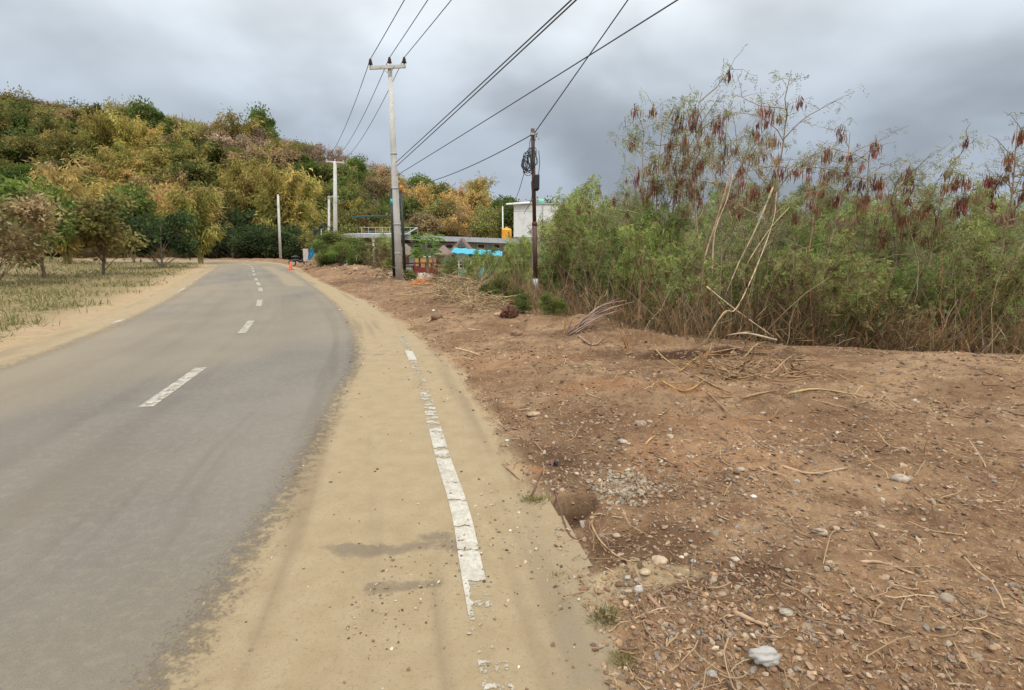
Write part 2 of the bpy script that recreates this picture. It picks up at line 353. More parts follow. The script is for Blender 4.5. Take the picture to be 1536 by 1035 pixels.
# ---------------------------------------------------------------- road
def road_mat():
    m, t, b = new_mat('asphalt_with_sand'); tcn = t.nodes.new('ShaderNodeTexCoord'); v = tcn.outputs['Object']
    def at(nm):
        a = t.nodes.new('ShaderNodeAttribute'); a.attribute_name = nm; return a.outputs['Fac']
    n1 = noise(v, .7, 5, .6, t); n2 = noise(v, 6., 6, .65, t); n3 = noise(v, 48., 6, .8, t); n4 = noise(v, 150., 4, .85, t); n5 = noise(v, 16., 6, .75, t)
    asp = mixc(mapr(n1, .35, .65, 0, 1, t), (.170, .155, .136), (.210, .192, .168), t)
    asp = mixc(mapr(n4, .48, .60, 0, .7, t), asp, (.085, .075, .065), t); asp = mixc(mapr(n5, .45, .65, 0, .5, t), asp, (.25, .215, .165), t)
    asp = mixc(mapr(n3, .54, .68, 0, .45, t), asp, (.31, .275, .22), t)
    asp = mixc(M_('MULTIPLY', at('track'), .45, tree=t), asp, (.135, .12, .105), t)
    asp = mixc(M_('MULTIPLY', at('streak'), .45, tree=t), asp, (.12, .105, .088), t)
    asp = mixc(at('dust'), asp, (.28, .23, .155), t)
    san = mixc(mapr(n2, .35, .65, 0, 1, t), (.305, .232, .138), (.348, .272, .169), t)
    san = mixc(mapr(n3, .50, .64, 0, .55, t), san, (.205, .145, .08), t); san = mixc(mapr(n5, .50, .66, 0, .5, t), san, (.36, .28, .165), t)
    san = mixc(mapr(n4, .54, .66, 0, .5, t), san, (.44, .36, .25), t)
    spk = M_('MULTIPLY', mapr(n4, .42, .34, 0, .85, t), mapr(n2, .42, .58, .25, 1, t), tree=t)
    san = mixc(M_('MULTIPLY', at('streak'), .55, tree=t), san, (.205, .155, .096), t)
    san = mixc(spk, san, (.17, .115, .07), t)
    sm = M_('ADD', at('sd'), M_('ADD', M_('MULTIPLY', M_('SUBTRACT', n2, .5, tree=t), .22, tree=t), M_('MULTIPLY', M_('SUBTRACT', M_('MAXIMUM', n5, n3, tree=t), .54, tree=t), 1.1, tree=t), tree=t), tree=t)
    f = mapr(sm, -.10, .10, 0, 1, t)
    f = M_('MULTIPLY', f, M_('SUBTRACT', 1, mapr(M_('ADD', at('bare'), M_('ADD', M_('MULTIPLY', M_('SUBTRACT', n4, .5, tree=t), 2.2, tree=t), M_('MULTIPLY', M_('SUBTRACT', n5, .5, tree=t), 2.0, tree=t), tree=t), tree=t), .1, 1.2, 0, .8, t), tree=t), tree=t)
    asp = mixc(M_('MINIMUM', at('bare'), .75, tree=t), asp, mixc(mapr(n4, .42, .58, 0, 1, t), (.12, .095, .07), (.25, .20, .145), t), t); c = mixc(f, asp, san, t)
    # grey pavement edge showing through the thin sand next to the dirt
    c = mixc(M_('MULTIPLY', at('rim'), mapr(n2, .35, .6, .25, .75, t), tree=t), c, (.22, .18, .13), t)
    t.links.new(c, b.inputs['Base Color']); b.inputs['Roughness'].default_value = .9; b.inputs['Specular IOR Level'].default_value = .2
    h = M_('ADD', M_('MULTIPLY', n4, .5, tree=t), M_('ADD', M_('MULTIPLY', n3, .3, tree=t), M_('MULTIPLY', f, .9, tree=t), tree=t), tree=t)
    bump(t, b, h, .7, .012); return m
def along(P, step0=.03, k=.011):
    seg = np.linalg.norm(np.diff(P, axis=0), axis=1); S = np.concatenate([[0], np.cumsum(seg)])
    s = [0.]
    while s[-1] < S[-1]:
        p = np.array([np.interp(s[-1], S, P[:, 0]), np.interp(s[-1], S, P[:, 1])]); s.append(s[-1] + max(step0, k * np.hypot(*p)))
    s = np.array(s[:-1]); Q = np.c_[np.interp(s, S, P[:, 0]), np.interp(s, S, P[:, 1])]
    T = np.gradient(Q, axis=0); T /= np.linalg.norm(T, axis=1)[:, None]
    for _ in range(6): T[1:-1] = (T[:-2] + T[1:-1] * 2 + T[2:]) / 4
    T /= np.linalg.norm(T, axis=1)[:, None]
    return Q, np.c_[T[:, 1], -T[:, 0]], s
def strip(P, o0, o1, no, z, step0=.03, k=.011, offs=None):
    Q, Nn, s = along(P, step0, k); of = np.linspace(o0, o1, no) if offs is None else offs; no = len(of)
    XY = Q[:, None] + Nn[:, None] * of[None, :, None]
    V = np.concatenate([XY, np.full(XY.shape[:2] + (1,), z)], -1).reshape(-1, 3)
    i = np.arange(len(Q) - 1)[:, None] * no; j = np.arange(no - 1)[None]
    return V, np.stack([i + j, i + j + 1, i + no + j + 1, i + no + j], -1).reshape(-1, 4), s, of
offs = np.concatenate([np.arange(-6.0, -2.2, .12), np.arange(-2.2, 1.1, .03)])
V, Fq, s, of = strip(EDGE, 0, 0, 0, 0., offs=offs)
x, y = V[:, 0], V[:, 1]
g = Geo(); g.add(V, Fq, smooth=True)
sdv = sdist(x, y, ASPH); dd = sdist(x, y, DIRT); de = sdist(x, y, EDGE)
def pblob(pts, wid):
    P = np.array([at_z(a, b_)[:2] for a, b_ in pts]); d = np.abs(sdist(x, y, P))
    return 1 - sstep(d / wid + fbm(x * 5, y * 5, 70, 3) * 1.2, .3, 1.1)
bare = .8 * pblob([(520, 822), (590, 826), (650, 815), (692, 818)], .10) + .75 * pblob([(640, 806), (670, 803)], .07) + .35 * pblob([(468, 819), (530, 822)], .04) + .7 * pblob([(560, 881), (650, 876)], .05)
bare += .6 * pblob([(540, 531), (660, 534)], .05) + .5 * pblob([(556, 533), (640, 529)], .05) + .35 * pblob([(600, 569), (640, 570)], .05)
dust = .35 * sstep(fbm(x * .35 + 3, y * .18, 90, 3), -.05, .2) + .3 * sstep(-de, 3.2, 5.6)
dust += .75 * pblob([(400, 400), (425, 412), (445, 428)], .5) * 1 + .5 * sstep(np.hypot(x, y), 30, 55)
trk = np.exp(-((de + 1.9) / .35) ** 2) * sstep(y, 6, 10) + np.exp(-((de + .95 + .35) / .3) ** 2) * sstep(y, 12, 20) + np.exp(-((de + 3.6) / .35) ** 2) * .6
sal = np.repeat(s, len(of))
strk = sstep(fbm(de * 5.5 + 9, sal * .28, 61, 4) + .35 * fbm(de * 22, sal * .9, 62, 3), .02, .28)
rim = sstep(dd + fbm(x * 4, y * 4, 33, 3) * .15, -.22, -.02) * sstep(-y, -3.4, -1.5) * .8
sdv = np.where(de < -4.9, np.maximum(sdv, (-de - 5.2) * .8), sdv)
KEEPF = dd[Fq].min(1) < .10
g = Geo(); g.add(V, Fq[KEEPF], smooth=True)
tag(g.build('road', road_mat(), attrs=dict(streak=strk, sd=sdv, bare=np.clip(bare, 0, 1), dust=np.clip(dust, 0, .85), track=np.clip(trk, 0, 1), rim=rim)), kind='structure')
# painted lines: thin sheets, broken where sand covers them
def paint_mat():
    m, t, b = new_mat('road_paint'); tcn = t.nodes.new('ShaderNodeTexCoord'); v = tcn.outputs['Object']
    a = t.nodes.new('ShaderNodeAttribute'); a.attribute_name = 'cover'
    n = noise(v, 45, 6, .8, t); n2 = noise(v, 11, 4, .7, t)
    c = mixc(mapr(n2, .35, .65, 0, 1, t), (.40, .375, .32), (.52, .495, .435), t)
    c = mixc(mapr(n, .42, .66, 0, .75, t), c, (.30, .245, .165), t)
    t.links.new(c, b.inputs['Base Color']); b.inputs['Roughness'].default_value = .7
    al = M_('GREATER_THAN', M_('ADD', M_('ADD', n, M_('MULTIPLY', M_('SUBTRACT', n2, .5, tree=t), .5, tree=t), tree=t), M_('MULTIPLY', a.outputs['Fac'], .75, tree=t), tree=t), .64, tree=t)
    t.links.new(al, b.inputs['Alpha']); return m
PAINT = paint_mat()
def line_cover(x, y, u, yy):
    """1 = full paint, 0 = buried in sand; read off the photo as pixel rows along the edge line"""
    segs = [(503, 522, .16), (526, 541, .40), (541, 586, .15), (586, 640, .25), (640, 673, .32), (674, 687, .26), (687, 724, .34), (724, 750, .38), (640, 871, .13), (752, 789, .44),
            (791, 824, .50), (827, 871, .52), (871, 930, .06), (902, 910, .30), (930, 1040, .02), (990, 1006, .20), (1026, 1036, .24)]
    cov = np.full(x.shape, -.2)
    for a, b_, c in segs:
        e = min(3, (b_ - a) / 3); jj = fbm(x * 30, y * 3, 11, 2) * 5
        yj = yy + jj; m = sstep(yj, a - e * .5, a + e * .5) * (1 - sstep(yj, b_ - e * .5, b_ + e * .5)); cov = np.maximum(cov, -.2 + m * (c + .2))
    bars = np.sin(yy * .9 + fbm(x * 9, y * 9, 8, 2) * 8); cov -= np.where((yy > 560) & (yy < 665), .15 * (bars > .0) * sstep(-yy, -668, -630), 0)
    cov = np.where((yy > 865) & (yy < 930) & (u < -.03), np.maximum(cov, .24), cov)
    cov = np.where(yy < 500, -.3, cov); return cov
V, Fq, s, of = strip(EDGE, -.055, .055, 12, .004, .012, .004)
m_ = (V[:, 1] > 1.2) & (V[:, 1] < 14)
yy = proj(V[:, 0], V[:, 1], 0.)[1]
uu = np.tile(of, len(s)); cv = np.where(m_, line_cover(V[:, 0], V[:, 1], uu, yy), np.where(V[:, 1] < 1.2, .1, -.5))
keep = (cv[Fq].max(1) > -.15) & (V[Fq[:, 0], 1] > -5)
g = Geo(); g.add(V, Fq[keep]); tag(g.build('edge_line', PAINT, attrs=dict(cover=cv)), kind='structure')
# centre dashes
CEN = offset(EDGE, -2.72)
Q, Nn, s = along(CEN, .05, .0); y_of = Q[:, 1]
g = Geo(); starts = [at_z(403, 459)[1], at_z(402, 437)[1], at_z(393, 428)[1], at_z(388, 421)[1], at_z(384, 413)[1]]
lens = [2.0, 2.1, 2.3, 2.4, 2.4]
k = starts[0]
while k > 3: k -= 4.6; starts.append(k); lens.append(1.9)
k = starts[4]
while k < 50: k += 4.6; starts.append(k); lens.append(2.2)
for a, ln in zip(starts, lens):
    i0 = int(np.argmin(abs(y_of - a) + np.abs(Q[:, 0] + .36 * a) * .01)); i1 = min(i0 + int(ln / .05), len(Q) - 1); idx = np.arange(i0, i1, 2)
    if len(idx) < 3: continue
    A = Q[idx] - Nn[idx] * .07; B = Q[idx] + Nn[idx] * .07; n = len(idx)
    g.add(np.r_[np.c_[A, np.full(n, .004)], np.c_[B, np.full(n, .004)]], [[q, n + q, n + q + 1, q + 1] for q in range(n - 1)])
tag(g.build('centre_line', PAINT, attrs=dict(cover=np.full(g.n, .24))), kind='structure')
V, Fq, s, of = strip(offset(EDGE, -5.35), -.055, .055, 3, .004, .05, .01)
cv = .08 + fbm(V[:, 0] * .8, V[:, 1] * .8, 12, 3) * .6
g = Geo(); g.add(V, Fq); tag(g.build('far_edge_line', PAINT, attrs=dict(cover=cv)), kind='structure')

# ---------------------------------------------------------------- plants: prototypes
GREENS = np.array([(.075, .105, .030), (.11, .135, .035), (.13, .14, .05), (.06, .085, .028), (.10, .12, .045)])
def unit(v): v = np.asarray(v, float); return v / (np.linalg.norm(v, axis=-1, keepdims=True) + 1e-9)
def bend(p0, d, L_, n=6, wob=.15, grav=0.):
    P = [np.array(p0, float)]; d = unit(d)
    for k in range(n):
        d = unit(d + rng.normal(size=3) * wob + np.array([0, 0, -grav])); P.append(P[-1] + d * L_ / n)
    return np.array(P)
def fronds(g, C, D, cols, rl=.16, nl=7, ll=.05, lw=.013):
    """feathery compound leaves: paired blades along a drooping stalk"""
    n = len(C); D = unit(D); S = unit(np.cross(D, rng.normal(size=(n, 3)))); T = np.linspace(.15, 1, nl)
    rl = np.broadcast_to(rl, (n,)); cc = []; dd_ = []; co = []
    for t in T:
        p = C + D * (rl * t)[:, None] + np.array([0, 0, -1]) * (rl * t * t * .45)[:, None]
        for s_ in (-1, 1):
            cc.append(p); dd_.append(S * s_ + D * .45 + rng.normal(size=(n, 3)) * .15); co.append(cols)
    g.leaves(np.concatenate(cc), np.concatenate(dd_), ll, lw, np.concatenate(co))
def pal(n, P, j=.18):
    P = np.asarray(P, float); return P[rng.integers(0, len(P), n)] * (1 + rng.normal(size=(n, 1)) * j).clip(.4, 1.8)
def make_shrub(name, h, wd, ns, nf, cols, stemcol, dry=.25, low=.25, rl=.19, ll=.062, lw=.019):
    """many thin stems from one root, feathery leaves higher up"""
    gs, gl = Geo(), Geo(); pts = []; dirs = []
    for k in range(ns):
        a = rng.uniform(0, 6.28); r = rng.uniform(0, .25) * wd; lean = rng.uniform(.05, .55) * wd / h
        P = bend((r * math.cos(a), r * math.sin(a), -.15), (math.cos(a) * lean, math.sin(a) * lean, 1), h * rng.uniform(.6, 1.05), 7, .12)
        sc = rng.uniform(.7, 1.3) * np.array(stemcol)
        gs.tube(P, np.linspace(.014, .004, len(P)) * rng.uniform(.6, 1.3), 4, sc, False)
        for q in range(rng.integers(4, 8)):
            t = rng.uniform(low, .98) * (len(P) - 1); i = int(t); p = P[i] + (P[min(i + 1, len(P) - 1)] - P[i]) * (t - i)
            b_ = rng.uniform(0, 6.28); TW = bend(p, (math.cos(b_), math.sin(b_), rng.uniform(.1, 1.2)), rng.uniform(.25, .6) * wd * .6, 4, .2, .05)
            gs.tube(TW, np.linspace(.005, .002, len(TW)), 3, sc * .9, False)
            for z_ in np.linspace(0, .999, 9):
                ii = z_ * (len(TW) - 1); jx = int(ii); pts.append(TW[jx] + (TW[jx + 1] - TW[jx]) * (ii - jx)); dirs.append(unit(TW[jx + 1] - TW[jx]))
    pts = np.array(pts); dirs = np.array(dirs); w_ = (rng.random(len(pts)) < (pts[:, 2] / h * 1.6 + .1)); pts, dirs = pts[w_], dirs[w_]
    ix = rng.integers(0, len(pts), nf); D = dirs[ix] * .6 + rng.normal(size=(nf, 3)) * .7
    c = pal(nf, cols); d_ = rng.random(nf) < dry * (1.5 - pts[ix, 2] / h); c[d_] = pal(d_.sum(), [(.20, .13, .06), (.15, .10, .05), (.24, .17, .09)])
    fronds(gl, pts[ix] + rng.normal(size=(nf, 3)) * .05, D, c, rng.uniform(.6, 1.2, nf) * rl, 6, ll, lw)
    r = bpy.data.objects.new(name, None); a = gs.build('stems', BARK, r); b_ = gl.build('foliage', LEAF, r)
    KIDS[r.name] = [a, b_]; return r
PROTO = {}
def hide_proto(r):
    for c in KIDS[r.name]: scene.collection.objects.unlink(c)
    return r
def place(r, loc, sc=1., rz=None, name=None, label=None, cat=None, group=None, scz=None):
    c = copy_tree(r); c.location = [float(q) for q in loc]; c.rotation_euler = (0, 0, rng.uniform(0, 6.28) if rz is None else rz)
    c.scale = (sc, sc, sc if scz is None else scz)
    if name: c.name = name
    return tag(c, label, cat, group)
G1 = [(.26, .38, .095), (.33, .41, .11), (.21, .33, .09), (.37, .40, .13)]
G2 = [(.36, .40, .13), (.30, .37, .11), (.43, .41, .17), (.26, .34, .10)]
G3 = [(.19, .32, .075), (.24, .36, .08), (.15, .26, .065)]
BR = (.34, .25, .17)
SH = [hide_proto(make_shrub('shrub', 2.7, 1.5, 18, 2300, G1, BR)), hide_proto(make_shrub('shrub', 2.4, 1.7, 20, 2100, G2, BR, .35)),
      hide_proto(make_shrub('shrub', 2.0, 1.5, 18, 2300, G3, BR, .1)), hide_proto(make_shrub('shrub', 3.0, 1.6, 16, 1700, G1 + G2, BR, .35, .4)),
      hide_proto(make_shrub('shrub', 1.5, 1.4, 20, 380, G2, (.28, .20, .13), .8, .1))]
def make_tall(name, h, lean, trunks, nb, cols, leafn, podn, trunkcol=(.36, .26, .17), spread=1.2):
    gs, gl = Geo(), Geo(); tips = []; bunch = []
    for k in range(trunks):
        a = rng.uniform(0, 6.28); P = bend((rng.normal() * .1, rng.normal() * .1, -.2), (lean[0] + math.cos(a) * .18, lean[1] + math.sin(a) * .18, 1), h * rng.uniform(.8, 1), 12, .055)
        r0 = rng.uniform(.022, .036); gs.tube(P, np.linspace(r0, .006, len(P)), 6, np.array(trunkcol) * rng.uniform(.8, 1.2), False)
        for q in range(nb):
            t = rng.uniform(.28, .99) * (len(P) - 1); i = int(t); p = P[i] + (P[min(i + 1, 12)] - P[i]) * (t - i); b_ = rng.uniform(0, 6.28)
            B = bend(p, (math.cos(b_), math.sin(b_), rng.uniform(.3, 1.4)), rng.uniform(.5, 1.1) * spread * (1.25 - t / 20), 6, .16, .03)
            gs.tube(B, np.linspace(.010, .003, len(B)), 4, np.array(trunkcol) * rng.uniform(.7, 1.1), False)
            for z_ in range(4):
                i2 = rng.integers(1, 6); b2 = rng.uniform(0, 6.28); T = bend(B[i2], (math.cos(b2), math.sin(b2), rng.uniform(0, .9)), rng.uniform(.2, .5), 4, .2, .1)
                gs.tube(T, np.linspace(.004, .002, len(T)), 3, np.array(trunkcol) * .8, False); tips += list(T[1:])
            tips += list(B[2:])
    tips = np.array(tips); ix = rng.integers(0, len(tips), leafn); D = rng.normal(size=(leafn, 3)) + np.array([0, 0, -.3])
    fronds(gl, tips[ix] + rng.normal(size=(leafn, 3)) * .04, D, pal(leafn, cols), rng.uniform(.08, .2, leafn), 5, .045, .013)
    hi = tips[tips[:, 2] > h * .55]; cl = hi[rng.integers(0, len(hi), podn)]
    r = bpy.data.objects.new(name, None); KIDS[r.name] = [gs.build('trunk', BARK, r), gl.build('foliage', LEAF, r)]
    for p in cl:     # bunches of hanging brown pods, all rooted at one stalk end
        n = rng.integers(14, 30); g = Geo(); k_ = rng.uniform(.6, 1.3)
        base = np.array([(.30, .10, .075), (.22, .085, .065), (.36, .15, .10), (.36, .25, .14), (.28, .17, .12)][rng.integers(0, 5)])
        g.tube([p + [0, 0, .03], p - [0, 0, .10 * k_]], .006, 4, base * .6, False)
        for q in range(n):
            s0 = p - [0, 0, rng.uniform(0, .10) * k_]; e0 = s0 + rng.normal(size=3) * (.045, .045, .02) * k_; g.leaves([s0, e0], [e0 - s0, rng.normal(size=3) * .16 + [0, 0, -1]], [np.linalg.norm(e0 - s0), rng.uniform(.12, .21) * k_], [.004, .024], base * rng.uniform(.65, 1.3))
        KIDS[r.name].append(g.build('pod_bunch', LEAF, r))
    return hide_proto(r)
PALE = [(.34, .34, .17), (.27, .30, .15), (.40, .35, .20), (.22, .26, .12)]
TL = [make_tall('pod_tree', 5.0, (.06, 0), 3, 17, PALE, 900, 40, spread=1.7), make_tall('pod_tree', 4.6, (-.12, 0), 3, 15, PALE, 700, 30, spread=1.8),
      make_tall('pod_tree', 3.9, (-.05, 0), 3, 14, G2 + PALE, 1000, 30, (.36, .28, .19), spread=1.5)]

# far trees -------------------------------------------------------------
def make_tree(name, h, cw, ncl, nl, ls, cols, trunk=(.20, .15, .11), shape='round', bare=False, trunkh=.3):
    gs, gl = Geo(), Geo(); t0 = h * trunkh
    P = bend((0, 0, -.5), (rng.normal() * .06, rng.normal() * .06, 1), h * .8, 7, .05); gs.tube(P, np.linspace(.16, .05, len(P)) * h / 8, 6, trunk, False)
    C = []
    lobes = [(rng.normal() * cw * .20, rng.normal() * cw * .20, rng.uniform(.50, 1.0)) for _ in range(5)]
    while len(C) < ncl:
        if rng.random() < .7:
            lx, ly, lz = lobes[rng.integers(0, 5)]; C.append((lx + rng.normal() * cw * .13, ly + rng.normal() * cw * .13, t0 + (h - t0) * lz * rng.uniform(.25, 1) ** .6)); continue
        q = rng.uniform(-1, 1, 3)
        if q @ q > 1: continue
        wz = 1 if shape == 'round' else (.65 + .35 * (1 - q[2]))
        C.append((q[0] * cw / 2 * wz, q[1] * cw / 2 * wz, t0 + (q[2] + 1) / 2 * (h - t0)))
    for c in C:
        c = np.array(c); r = rng.uniform(.07, .20) * cw; i = min(int(max(c[2] * .55 / (h * .8) * 7, 1)), 6)
        B = np.array([P[i], P[i] * .45 + c * .55 + rng.normal(size=3) * .15, c]); gs.tube(B, np.array([.05, .03, .012]) * h / 8, 4, trunk, False)
        if bare:
            for k in range(9): T = bend(c, rng.normal(size=3) + [0, 0, .7], r * 1.3, 4, .2); gs.tube(T, np.linspace(.02, .006, 5), 3, np.array(trunk) * rng.uniform(.8, 1.3), False)
        n = nl // ncl; d = unit(rng.normal(size=(n, 3))); d[:, 2] = np.abs(d[:, 2]) * np.where(rng.random(n) < .75, 1, -1)
        p = c + d * (r * (.5 + np.abs(rng.normal(size=(n, 1))) * .55)) * (1, 1, .8)
        base = np.asarray(cols)[rng.integers(0, len(cols))] * rng.uniform(.6, 1.3)
        gl.leaves(p, d + rng.normal(size=(n, 3)) * .8 + [0, 0, -.3], rng.uniform(.6, 1.3, n) * ls, rng.uniform(.35, .6, n) * ls, base * rng.uniform(.75, 1.25, (n, 1)))
    r = bpy.data.objects.new(name, None); KIDS[r.name] = [gs.build('trunk', BARK, r), gl.build('crown', FAR_LEAF, r)]; return hide_proto(r)
def make_bamboo(name, h, cw, nc, per, ls, cols):
    gs, gl = Geo(), Geo(); C, D, K = [], [], []
    for k in range(nc):
        a = rng.uniform(0, 6.28); out_ = rng.uniform(.05, 1) * cw / 2; d = np.array([math.cos(a), math.sin(a), 0])
        t = np.linspace(0, 1, 9)[:, None]; H_ = h * rng.uniform(.45, 1.1)
        P = d * (.25 + out_ * t ** 2.2) + np.array([0, 0, 1]) * (H_ * (1.25 * t - .33 * t ** 3) - .3)
        gs.tube(P, np.linspace(.06, .015, 9), 4, np.array((.27, .23, .09)) * rng.uniform(.7, 1.2), False)
        n = per; u = rng.uniform(.25, 1, n) ** .8 * 8; i = np.minimum(u.astype(int), 7); p = P[i] + (P[i + 1] - P[i]) * (u - i)[:, None]
        sprd = rng.normal(size=(n, 3)) * (.20, .20, .22) * (h / 9) * (.4 + (u / 8)[:, None]); C.append(p + sprd); D.append(sprd * .5 + d * .3 + [0, 0, -.55] + rng.normal(size=(n, 3)) * .35)
        base = np.asarray(cols)[rng.integers(0, len(cols))] * rng.uniform(.6, 1.3); K.append(base * rng.uniform(.75, 1.25, (n, 1)))
    C = np.concatenate(C); gl.leaves(C, np.concatenate(D), rng.uniform(.6, 1.4, len(C)) * ls, rng.uniform(.14, .26, len(C)) * ls, np.concatenate(K))
    r = bpy.data.objects.new(name, None); KIDS[r.name] = [gs.build('culms', BARK, r), gl.build('foliage', FAR_LEAF, r)]; return hide_proto(r)
GOLD = [(.56, .40, .14), (.50, .37, .12), (.60, .41, .16), (.42, .33, .12)]
YEL = [(.44, .37, .10), (.36, .32, .08), (.48, .38, .11), (.28, .28, .07)]
TAN = [(.42, .30, .16), (.34, .25, .13), (.28, .23, .11), (.46, .33, .19)]
PINK = [(.38, .26, .19), (.43, .30, .22), (.32, .22, .15), (.34, .26, .16)]
GRN = [(.13, .19, .040), (.17, .23, .05), (.20, .235, .06), (.10, .15, .035)]
DRK = [(.045, .072, .026), (.06, .088, .03), (.04, .06, .022)]
OLV = [(.24, .235, .07), (.28, .25, .08), (.20, .21, .065), (.33, .27, .09)]
FT = {'gold': [make_bamboo('bamboo_clump', 9.5, 7, 34, 190, .7, GOLD), make_bamboo('bamboo_clump', 8, 7.5, 36, 180, .65, GOLD + TAN[:2])],
      'yellow': [make_bamboo('bamboo_clump', 10, 7, 34, 190, .7, YEL), make_bamboo('bamboo_clump', 8.5, 7, 34, 180, .7, YEL + GOLD[:1])],
      'tan': [make_tree('broadleaf_tree', 6.5, 6, 34, 5200, .38, TAN, bare=True, trunkh=.1), make_tree('broadleaf_tree', 6, 6.5, 30, 5200, .4, TAN + OLV, trunkh=.1)],
      'pink': [make_tree('bare_tree', 7, 6.5, 36, 3800, .3, PINK, (.33, .25, .2), bare=True), make_tree('bare_tree', 6.5, 7.5, 40, 3800, .3, PINK, (.33, .25, .2), bare=True)],
      'green': [make_tree('broadleaf_tree', 7.5, 6.5, 36, 6500, .42, GRN, trunkh=.12), make_tree('broadleaf_tree', 6.5, 6.5, 34, 6500, .42, GRN + OLV, trunkh=.1)],
      'olive': [make_tree('broadleaf_tree', 7, 6, 34, 5800, .42, OLV, trunkh=.1), make_tree('broadleaf_tree', 6.2, 6.5, 34, 5800, .4, OLV + GRN, trunkh=.1)],
      'dark': [make_tree('broadleaf_tree', 5.5, 6, 30, 6500, .36, DRK, trunkh=.05)]}
KINDTXT = {'gold': ('golden-tan bamboo clump', 'bamboo'), 'yellow': ('yellow-green bamboo clump', 'bamboo'), 'tan': ('dry tan-leaved tree', 'tree'), 'pink': ('leafless pinkish-brown tree', 'tree'),
           'green': ('fresh green tree', 'tree'), 'olive': ('olive green tree', 'tree'), 'dark': ('dark green bushy tree', 'tree')}
ANCH = [(392, 185, 'green'), (422, 212, 'pink'), (452, 222, 'tan'), (475, 222, 'pink'), (500, 228, 'pink'), (400, 222, 'pink'), (395, 255, 'tan'), (430, 240, 'olive'), (400, 285, 'yellow'), (398, 325, 'yellow'),
        (430, 285, 'green'), (455, 265, 'green'), (480, 262, 'olive'), (470, 315, 'yellow'), (455, 335, 'yellow'), (515, 265, 'green'), (535, 275, 'green'), (560, 265, 'tan'), (575, 262, 'pink'),
        (545, 305, 'tan'), (520, 320, 'olive'), (580, 300, 'gold'), (560, 335, 'olive'), (610, 268, 'green'), (628, 278, 'green'), (615, 310, 'gold'), (640, 310, 'gold'), (600, 335, 'green'), (650, 290, 'olive'), (640, 330, 'tan'),
        (670, 335, 'olive'), (690, 300, 'gold'), (720, 300, 'gold'), (705, 335, 'gold'), (735, 330, 'tan'), (750, 315, 'green'), (765, 330, 'green'), (730, 345, 'olive'), (400, 370, 'dark'), (430, 370, 'dark'), (460, 365, 'dark'), (490, 350, 'olive'),
        (380, 345, 'dark'), (300, 210, 'tan'), (250, 160, 'green'), (180, 150, 'tan'), (200, 240, 'yellow'), (320, 290, 'olive'), (260, 320, 'gold'), (120, 200, 'olive'), (60, 150, 'tan'), (40, 260, 'green'), (130, 310, 'yellow'), (340, 190, 'tan'), (330, 250, 'green'),
        (0, 200, 'olive'), (800, 330, 'green'), (850, 330, 'olive'), (900, 330, 'gold')]
cands = []
for row in range(11):
    f_ = row / 10
    for u in np.arange(-1.25, .22, .036 + .004 * (row % 2)):
        uj = u + rng.normal() * .008; yb = np.interp(uj, HU, YB); yy_ = yb + 3 + f_ * 46 + rng.normal() * 1.2; cands.append((uj * yy_, yy_, row))
hill = []
for x_, y_, row in cands:
    z_ = gz1(x_, y_)
    px, py = proj(x_, y_, z_ + 5)
    if px < -60 or px > 900: continue
    kd = min(ANCH, key=lambda q: (q[0] - px) ** 2 + 1.6 * (q[1] - py) ** 2)[2]
    if rng.random() < .24: kd = ['olive', 'tan', 'olive', 'yellow'][rng.integers(0, 4)]
    hill.append([x_, y_, z_, row, kd, px])
if len(hill) > 290: hill = [hill[i] for i in np.sort(rng.permutation(len(hill))[:290])]
ORD = ['first', 'second', 'third', 'fourth', 'fifth', 'sixth', 'seventh', 'eighth', 'ninth', 'tenth', 'eleventh', 'twelfth', 'thirteenth', 'fourteenth', 'fifteenth', 'sixteenth',
       'seventeenth', 'eighteenth', 'nineteenth', 'twentieth']
def band(r): return ['at the foot of the hill', 'on the lower slope', 'on the middle slope', 'on the upper slope', 'along the crest'][min(r // 2, 4) if r < 9 else 4]
cnt = {}
for h_ in sorted(hill, key=lambda q: q[5]):
    k = (h_[4], band(h_[3])); cnt[k] = cnt.get(k, 0) + 1; n = cnt[k] - 1
    o_ = ORD[n] if n < 20 else 'twenty-' + ORD[n - 20] if n < 29 else 'thirtieth' if n == 29 else 'thirty-' + ORD[min(n - 30, 8)]
    sc = rng.uniform(.75, 1.3) * {'gold': .95, 'yellow': 1.0}.get(h_[4], 1.)
    P_ = FT[h_[4]]; pr = P_[rng.integers(0, len(P_))]
    place(pr, h_[:3], sc, name=pr.name, label=f"{KINDTXT[h_[4]][0]} {k[1]}, {o_} from the left", cat=KINDTXT[h_[4]][1], group='trees and bamboo on the hillside', scz=sc * rng.uniform(.85, 1.15))
# the tall tree that breaks the skyline at the left of the photo
x_, y_, _ = at_y(392, 240, 122); place(FT['green'][0], (x_, y_, gz1(x_, y_)), 1.25, 1., 'broadleaf_tree', 'tallest green tree breaking the skyline on the hilltop, high above the small leaning pole', 'tree', scz=1.55)
for px, Y, kd, sc, lb in [(450, 104, 'olive', 1.0, 'olive tree filling the gap high on the slope above the small leaning pole'), (436, 112, 'tan', 1.1, 'dry tan tree in the upper slope gap above the small leaning pole'), (462, 112, 'green', 1.0, 'green tree in the upper slope gap left of the T-shaped pole top'), (446, 96, 'yellow', .8, 'yellow-green bamboo in the slope gap above the small leaning pole')]:
    x_, y_, _ = at_y(px, 300, Y); pr = FT[kd][0]; place(pr, (x_, y_, gz1(x_, y_)), sc, None, pr.name, lb, KINDTXT[kd][1])
